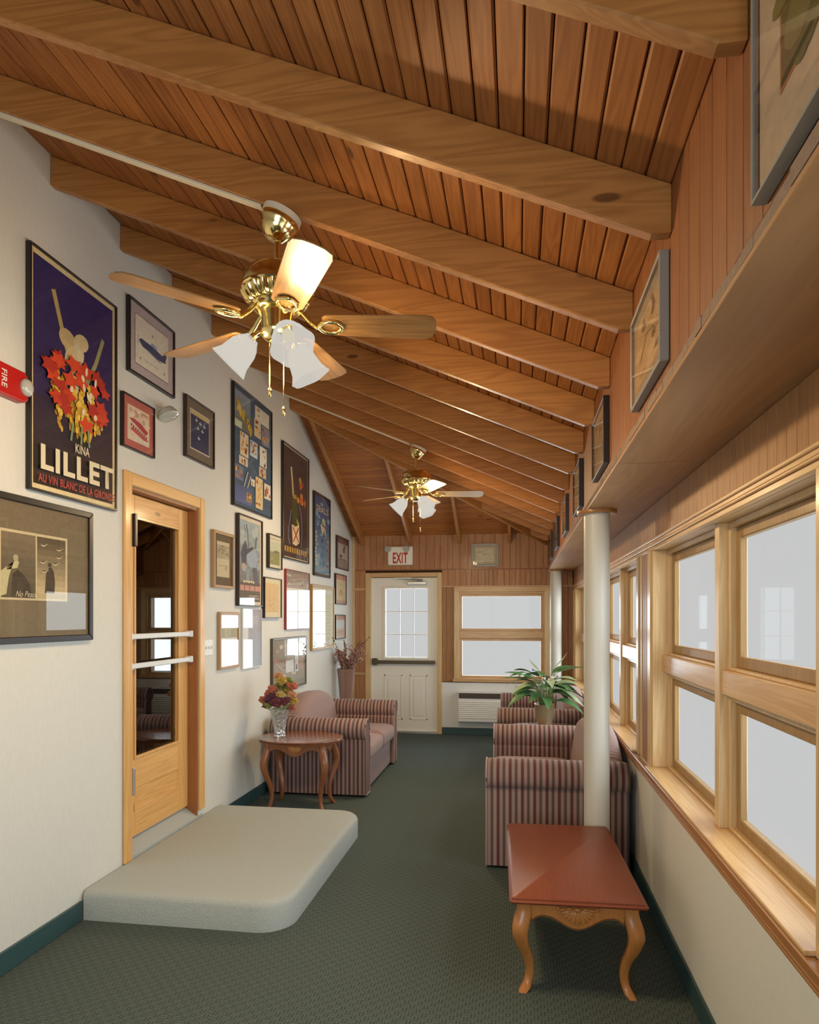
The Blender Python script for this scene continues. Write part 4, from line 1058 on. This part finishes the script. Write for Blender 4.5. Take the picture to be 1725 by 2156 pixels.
def a_red(A):
    A.rect(0, 0, 1, 1, '#c9b49c')
    for k in range(26): A.ell(ra.uniform(.05, .95), ra.uniform(.55, .95), ra.uniform(.05, .12), ra.uniform(.03, .08), ra.choice(['#a89878', '#c8a890', '#b08868', '#d0c0a8']))
    A.poly([(.05, .62), (.20, .55), (.85, .30), (.95, .42), (.60, .60), (.25, .66)], '#9c3a44'); A.poly([(.1, .3), (.9, .08), (.95, .16), (.2, .38)], '#a84a50'); A.rect(.0, .0, 1, .12, '#c4b8a8')
    for k in range(8): A.ell(.15 + k * .1, .44 - k * .03, .03, .05, '#7a2c34')
picture('L', 3.570, 3.911, 2.518, 2.824, M['black'], .008, .026, a_red, 'small print of a red biplane inside a dusty red mat board', (('#a35a50', .045), ('#c9b49c', .005)))
def jet(A, u, v, s, c): A.poly([(u - s, v), (u - s * .2, v + s * .35), (u, v + s), (u + s * .2, v + s * .35), (u + s, v), (u + s * .25, v - s * .1), (u, v - s * .5), (u - s * .25, v - s * .1)], c)
def a_jets(A):
    A.rect(0, 0, 1, 1, '#2e3550'); A.rect(0, .90, 1, 1, '#b0a26c')
    for k in range(12): A.ell(ra.uniform(.1, .9), ra.uniform(.1, .85), .12, .05, '#343c58')
    for u, v in ((.3, .78), (.5, .74), (.72, .72), (.38, .58), (.62, .56), (.42, .32)): jet(A, u, v, .09, '#b4b8b8')
picture('L', 4.310, 4.750, 2.630, 3.046, M['dark_brown'], .012, .026, a_jets, 'print of six pale jets on midnight blue with taupe mat board', (('#6a6152', .058), ('#b8ac98', .010)))
def a_collage(A):
    A.rect(0, 0, 1, 1, '#3d5468')
    A.grad(.02, .66, .42, .97, '#5f6a5c', '#7c8894', 6)
    for k in range(14): A.ell(.08 + .028 * k + ra.uniform(-.03, .03), .86 - .013 * k, .05, .03, ra.choice(['#b8943a', '#c4a44a', '#8c5a2c', '#6a6a34']), 9, ra.uniform(0, 3))
    A.rect(.03, .66, .2, .72, '#b8bca4')
    def ph(u0, v0, u1, v1, bgc, cs, n=9):
        A.rect(u0, v0, u1, v1, bgc)
        for k in range(n):
            A.ell(ra.uniform(u0 + .03, u1 - .03), ra.uniform(v0 + .02, v1 - .02), ra.uniform(.012, .028), ra.uniform(.01, .022), ra.choice(cs), 9)
    warm = ['#b87a3c', '#8c4a28', '#c8a868', '#6a3a28', '#c09050']
    ph(.54, .83, .94, .96, '#c8c4b4', ['#9a6a4c', '#b8a890'], 3); ph(.52, .68, .70, .84, '#bdb29a', warm, 12); ph(.72, .65, .95, .82, '#7a8090', warm, 12)
    ph(.15, .44, .36, .64, '#c4b89c', warm, 14); ph(.40, .48, .60, .62, '#a8b4bc', warm, 9); ph(.66, .44, .86, .62, '#c6c6bc', warm, 5); ph(.64, .34, .84, .43, '#b8a894', warm, 7)
    ph(.12, .36, .34, .43, '#c2b8a0', warm, 4)
    ph(.02, .22, .22, .34, '#6a7488', warm, 8); A.line([(.20, .12), (.34, .32)], .006, '#c8c8c0'); A.line([(.25, .08), (.42, .30)], .006, '#c8c8c0'); ph(.42, .22, .52, .28, '#c8c8c0', warm, 1)
    A.grad(.02, .03, .44, .18, '#56608c', '#4a5a80', 4); ph(.3, .06, .44, .14, '#8c7a58', warm, 7)
    ph(.54, .04, .74, .32, '#c0b08c', warm, 13); ph(.78, .16, .97, .30, '#c6c0b0', ['#9a4a3c', '#7a6a5c'], 10)
picture('L', 5.090, 5.940, 2.430, 3.398, M['black'], .012, .028, a_collage, 'large slate-blue collage poster of small yellow and brown aeroplane photographs')
def a_champ(A):
    A.grad(0, 0, 1, 1, '#3a2820', '#3a3232', 6)
    A.line([(.30, .84), (.35, .70), (.38, .58)], .022, '#b8a47c')
    A.poly([(.36, .58), (.52, .58), (.56, .48), (.60, .30), (.36, .30), (.33, .48)], '#3e4620'); A.rect(.37, .56, .52, .60, '#9a7c30'); A.poly([(.50, .38), (.58, .30), (.62, .34)], '#b8a040')
    A.poly([(.32, .31), (.47, .30), (.62, .33), (.64, .16), (.50, .12), (.36, .13)], '#c9b28e')
    A.line([(.36, .29), (.61, .16)], .010, '#983024'); A.line([(.60, .30), (.38, .15)], .010, '#983024')
    A.line([(.30, .44), (.22, .30), (.18, .20), (.24, .12)], .006, '#7c84a8'); A.line([(.62, .52), (.72, .42), (.74, .24), (.70, .12)], .006, '#7c84a8')
    for k in range(12): A.ell(.66 + ra.uniform(-.10, .10), .62 + ra.uniform(-.08, .12), .05, .03, ra.choice(['#b8602c', '#c47a34', '#a04a24', '#b8943c']), 9)
    A.ell(.66, .76, .05, .03, '#b8943c'); A.ell(.86, .56, .05, .035, '#a8582c')
    for k in range(10): A.rect(.04 + k * .093, .045, .10 + k * .093, .095, '#a88238')
picture('L', 6.236, 7.050, 2.115, 3.222, M['black'], .012, .028, a_champ, 'dark brown poster of a champagne bottle with a red-crossed label', (('#b9a788', .012),))
def a_seals(A):
    A.grad(0, 0, 1, 1, '#6c8a94', '#2c4870', 12)
    for k in range(40): A.ell(ra.uniform(.05, .95), ra.uniform(.05, .95), ra.uniform(.04, .12), ra.uniform(.015, .04), ra.choice(['#5a7c94', '#4a6a8c', '#7c98a0', '#3c5a84']), 9)
    for k in range(14): A.ell(.55 + ra.uniform(-.16, .16), .62 + ra.uniform(-.09, .12), .06, .03, ra.choice(['#b8a478', '#c4b490', '#9aa88c']), 9)
    for k in range(9): A.ell(.08 + ra.uniform(-.04, .05), .12 + k * .05, .05, .02, '#b4ac98', 8)
    for k in range(9): A.ell(.92 + ra.uniform(-.05, .03), .10 + k * .05, .05, .02, ra.choice(['#a86c5c', '#b0a890']), 8)
    A.ell(.5, .44, .07, .03, '#34486a')
o, A = picture('L', 7.250, 7.900, 2.010, 2.936, M['black'], .014, .026, a_seals, 'narrow ocean-blue poster with pale lettering under the sloping ceiling', (('#3c3026', .02),))
put(o, A, 'SEALS', .08, .80, .90, .885, M['ink_cream'], .02)
def a_small9(A):
    A.rect(0, 0, 1, 1, '#a39c90'); A.rect(0, .82, 1, 1, '#6c4c4c'); A.rect(0, 0, 1, .28, '#8c8478')
    A.ell(.62, .62, .10, .10, '#4c5a4c'); A.ell(.7, .74, .08, .05, '#4c5a4c'); A.ell(.35, .40, .12, .06, '#3c3c38'); A.rect(.15, .28, .85, .32, '#5c544c')
    for k in range(4): A.rect(.1, .04 + k * .06, .9, .06 + k * .06, '#6c6458')
picture('L', 8.210, 8.787, 2.155, 2.562, M['dark_brown'], .014, .026, a_small9, 'small grey photograph print, topmost of three beside the end wall')
def a_small10(A):
    A.rect(0, 0, 1, 1, '#bba986'); A.rect(0, .84, 1, 1, '#b07868'); A.rect(0, 0, 1, .12, '#b08878')
    A.poly([(.3, .3), (.5, .55), (.72, .36), (.6, .28)], '#a88a5c'); A.ell(.5, .66, .05, .06, '#7c8478'); A.ell(.46, .44, .12, .05, '#b07a5c')
picture('L', 8.148, 8.674, 1.712, 2.089, M['black'], .012, .026, a_small10, 'small tan and salmon print between two prints beside the end wall')
def a_small11(A):
    A.rect(0, 0, 1, 1, '#c2b2a4'); A.rect(0, .82, 1, 1, '#a87c70'); A.rect(.1, .48, .9, .76, '#b4c0c0'); A.rect(.08, .12, .92, .4, '#b89c8a'); A.line([(.1, .25), (.9, .3)], .01, '#94705c')
picture('L', 8.143, 8.623, 1.280, 1.583, M['black'], .012, .026, a_small11, 'small pink and pale blue print above the dried flower vase')
def a_cow(A):
    A.rect(0, 0, 1, 1, '#c4b9a4')
    A.grad(.05, .04, .95, .96, '#6a6258', '#93a0a4', 12)
    for k in range(22): A.ell(ra.uniform(.1, .9), ra.uniform(.40, .92), ra.uniform(.05, .14), ra.uniform(.03, .06), ra.choice(['#8c9aa0', '#a0a8a4', '#7c8a94', '#98a0a0']), 9)
    A.poly([(.16, .46), (.10, .58), (.20, .68), (.30, .74), (.38, .66), (.36, .54), (.30, .44)], '#4c4c58'); A.ell(.58, .54, .24, .12, '#8c98a4'); A.poly([(.24, .62), (.62, .68), (.66, .66), (.30, .56)], '#44484c')
    A.line([(.42, .66), (.40, .82), (.34, .92)], .008, '#4c5458'); A.line([(.72, .66), (.78, .80)], .010, '#54503c'); A.line([(.24, .90), (.34, .82)], .006, '#5c6468')
    A.ell(.22, .44, .08, .035, '#a89484'); A.poly([(.28, .42), (.52, .42), (.44, .26), (.34, .26)], '#7c8a90'); A.poly([(.60, .44), (.80, .44), (.88, .24), (.72, .2)], '#565c68')
    A.rect(.06, .04, .94, .26, '#5c544c')
    for k in range(5): A.ell(.24 + k * .10, .265 + .004 * (k % 2), .045, .014, '#c8c0a0', 8)
    for a, c_ in ((.08, .24), (.27, .45), (.48, .68), (.71, .93)): A.rect(a, .165, c_, .225, '#b8857a')
    A.rect(.45, .07, .90, .085, '#a89c8c'); A.rect(.45, .10, .86, .112, '#a89c8c')
picture('L', 5.175, 5.690, 1.642, 2.380, M['dark_brown'], .010, .034, a_cow, 'grey-blue painted poster with a salmon title band hung under the collage', ())
def a_gold(A):
    A.rect(0, 0, 1, 1, '#b3a688'); A.rect(0, .52, 1, .9, '#9a8c72')
    for k in range(18): A.ell(ra.uniform(.1, .9), ra.uniform(.55, .88), .12, .03, ra.choice(['#7c705a', '#8c7e66', '#a89a7c']), 8)
    A.line([(.1, .3), (.9, .34)], .006, '#8a7c62'); A.rect(.7, .2, .76, .32, '#7c705a')
picture('L', 4.729, 5.090, 1.768, 2.192, M['wood_frame'], .024, .03, a_gold, 'small sepia sketch in a wide light wood frame with dark mat', (('#574a34', (.045, .045, .062, .05)),))
def a_green(A):
    A.rect(0, 0, 1, 1, '#c2bda8'); A.rect(.1, .1, .9, .82, '#b0b49c'); A.rect(.1, .1, .9, .5, '#83865c')
    A.poly([(.3, .48), (.55, .56), (.85, .54), (.9, .5), (.6, .46)], '#6c6a58')
    for k in range(10): A.ell(ra.uniform(.15, .85), ra.uniform(.15, .48), .09, .05, ra.choice(['#8c7a50', '#7a8450', '#98906a']), 8)
    A.rect(.1, .88, .9, .91, '#9a9684')
picture('L', 5.850, 6.192, 1.992, 2.300, M['dark_brown'], .008, .034, a_green, 'small green airfield print in a thin dark frame below the collage corner')
def a_beige(A):
    A.rect(0, 0, 1, 1, '#c3a87c')
    for k in range(20): A.ell(ra.uniform(.1, .9), ra.uniform(.05, .5), .08, .03, ra.choice(['#bb9f72', '#c6ae86', '#b89868']), 8)
    A.line([(.3, .25), (.5, .32), (.7, .27)], .006, '#a88a60')
picture('L', 5.740, 6.178, 1.545, 1.906, M['dark_brown'], .006, .034, a_beige, 'blank tan print with wide cream mat in a thin brown frame', (('#cbbf9e', .045),))
def a_redw(A):
    A.rect(0, 0, 1, 1, '#c8c4bc'); A.grad(0, .70, 1, 1, '#968a80', '#84786e', 5)
    for k in range(26): A.ell(ra.uniform(.03, .97), ra.uniform(.72, .98), .05, .02, ra.choice(['#a89a90', '#7c7068', '#9c7c74', '#b4aca4']), 8)
picture('L', 6.325, 7.078, 1.432, 2.017, M['red_frame'], .006, .026, a_redw, 'red-edged glossy photograph poster with mottled grey top')
def a_goldb(A):
    A.rect(0, 0, 1, 1, '#c8c6ba'); A.rect(.5, .06, .95, .94, '#c0b898')
    for k in range(9): A.rect(.54, .74 - k * .07, .92, .755 - k * .07, '#b0a888')
picture('L', 7.150, 8.055, 1.191, 1.909, M['gold'], .028, .032, a_goldb, 'gilt-framed pale certificate hung above the dried flower vase', (('#c6bfa8', .03),))
def a_goldn(A):
    A.rect(0, 0, 1, 1, '#cbcac2'); A.rect(.0, .55, 1, .74, '#a8a894')
    for k in range(14): A.rect(.02 + k * .07, .56, .05 + k * .07, .73, ra.choice(['#98987c', '#b0aa90', '#8c8a70']))
    A.ell(.5, .88, .1, .04, '#b8b4a8')
picture('L', 4.838, 5.202, 1.157, 1.590, M['wood_frame'], .022, .028, a_goldn, 'narrow light wood frame around a white sheet with a grey strip')
def a_blue(A):
    A.grad(0, 0, 1, 1, '#9aa8b4', '#9c98a0', 10); A.rect(0, 0, .3, 1, '#c6c8c8')
    for k in range(4): A.rect(.5, .86 - k * .04, .85, .87 - k * .04, '#b8b8bc')
picture('L', 5.285, 5.704, 1.130, 1.624, M['white_paint'], .005, .02, a_blue, 'pale blue-grey poster in a thin white edge beside the narrow wood frame')
def a_dark(A):
    A.rect(0, 0, 1, 1, '#8c8378'); A.rect(0, .5, .38, 1, '#7c7060')
    for k in range(36): A.ell(ra.uniform(.02, .98), ra.uniform(.15, .95), ra.uniform(.03, .07), ra.uniform(.02, .05), ra.choice(['#9c8c80', '#6c6058', '#a86c5c', '#b4a89c', '#7c6c64']), 8)
    A.rect(.36, .22, .62, .52, '#bfc2c0'); A.rect(.66, .20, .78, .66, '#b4bcb8'); A.rect(.80, .22, .93, .55, '#a88878'); A.rect(.69, .25, .74, .38, '#48505c'); A.rect(.38, .66, .64, .94, '#c4c4c0'); A.rect(.70, .70, .94, .96, '#bcbcb8')
    A.line([(.06, .5), (.30, .26)], .02, '#b09488')
picture('L', 5.950, 6.948, .855, 1.358, M['bronze'], .018, .03, a_dark, 'low-hung dark photo collage behind the flowers on the oval table', (('#7a786c', (.03, .03, .06, .02)),))
def a_peace(A):
    A.rect(0, 0, 1, 1, '#b3a482')
    A.grad(.03, .03, .505, .96, '#4c4432', '#685c46', 8); A.grad(.525, .03, .97, .96, '#b4a27c', '#4c4230', 10)
    A.poly([(.03, .05), (.10, .08), (.13, .30), (.16, .42), (.20, .55), (.24, .58), (.27, .54), (.25, .46), (.18, .44), (.14, .46), (.03, .40)], '#a8a078')
    A.poly([(.16, .04), (.18, .36), (.25, .44), (.34, .36), (.42, .24), (.46, .04)], '#352d22'); A.ell(.225, .60, .035, .05, '#9a9070')
    A.poly([(.64, .12), (.66, .42), (.70, .50), (.74, .52), (.78, .46), (.80, .30), (.79, .12)], '#3c3226'); A.ell(.715, .55, .03, .035, '#3c3226'); A.rect(.525, .03, .97, .12, '#a0926c')
    for u, v in ((.62, .84), (.86, .80), (.86, .68), (.61, .58), (.80, .57), (.63, .44)):
        A.ell(u, v, .035, .018, '#b8aa88', 10); A.ell(u, v + .012, .03, .014, '#55493a', 10); A.line([(u + .02, v), (u + .07, v + .03)], .004, '#a89a78')
o, A = picture('L', 2.37, 3.285, 1.433, 2.092, M['black'], .030, .03, a_peace, 'wide sepia two-panel photograph with deep taupe mat in a black frame', (('#675b45', (.235, .165, .165, .125)),))
put(o, A, 'No Peace', .22, .045, .52, .13, M['ink_cream'], .0, .35)

# pictures leaning along the boarded upper wall, one in every second rafter bay
gU = 'framed pictures on the boarded upper wall'
def a_green2(A):
    A.grad(0, 0, 1, 1, '#3e3c20', '#55522a', 6)
    for k in range(22): A.ell(ra.uniform(0, 1), ra.uniform(0, 1), ra.uniform(.05, .2), ra.uniform(.05, .14), ra.choice(['#4a4826', '#38401f', '#5c5830', '#434a28']), 9)
    A.line([(.35, .9), (.55, .55)], .03, '#74703c')
picture('R', .66, 1.15, 2.194, 2.72, M['silver'], .005, .024, a_green2, 'large olive-green print with wide pale mat nearest the first rafter', (('#1c1814', .009), ('#a2917c', .085), ('#8a5a34', .006)), gU)
def a_pale(seed, cs):
    def f(A):
        r = random.Random(seed); A.rect(0, 0, 1, 1, cs[0])
        for k in range(18): A.ell(r.uniform(.05, .95), r.uniform(.05, .95), r.uniform(.05, .2), r.uniform(.04, .14), r.choice(cs), 9)
        A.line([(.2, .3), (.5, .6), (.8, .5)], .01, cs[-1])
    return f
ups = [(0, 'silver', 'silver-framed tan sketch beside the first full rafter bay', ['#a88c68', '#9a7c5a', '#b49a78', '#6a5a48']),
       (2, 'black', 'black-edged print with brown bands in the third rafter bay', ['#8c7a64', '#7a6450', '#9c8c74', '#5c4c3c']),
       (4, 'black', 'black-edged print in the rafter bay above the near column', ['#7c8078', '#6c6a5c', '#98907c', '#4c4a44']),
       (6, 'dark_brown', 'dark brown framed print in the seventh rafter bay', ['#6a5a48', '#5c4c3c', '#8a7a64', '#3c342c']),
       (8, 'black', 'black framed print in the ninth rafter bay', ['#7a6a58', '#6c5c4c', '#8c7c6a', '#3c342c']),
       (10, 'black', 'black framed print in the last bay before the end wall', ['#6c6458', '#5a5248', '#8a8070', '#34302c'])]
for k, fm, lb, cs in ups:
    y0 = R0 + RP * k + .03
    picture('R', y0, y0 + .46, 2.21, 2.495, M[fm], .008 if k else .010, .026, a_pale(k + 3, cs), lb, (('#9c8a70' if k else '#8f8474', .035),), gU)
picture('E', -.604, -.249, 2.216, 2.521, M['silver'], .030, .022, a_pale(44, ['#b8ae94', '#b0a488', '#beb69e', '#9a8e74']), 'square silver-framed print on the boarded end wall beside the exit sign', (('#a39a84', .03),), 'framed pictures on the end wall')
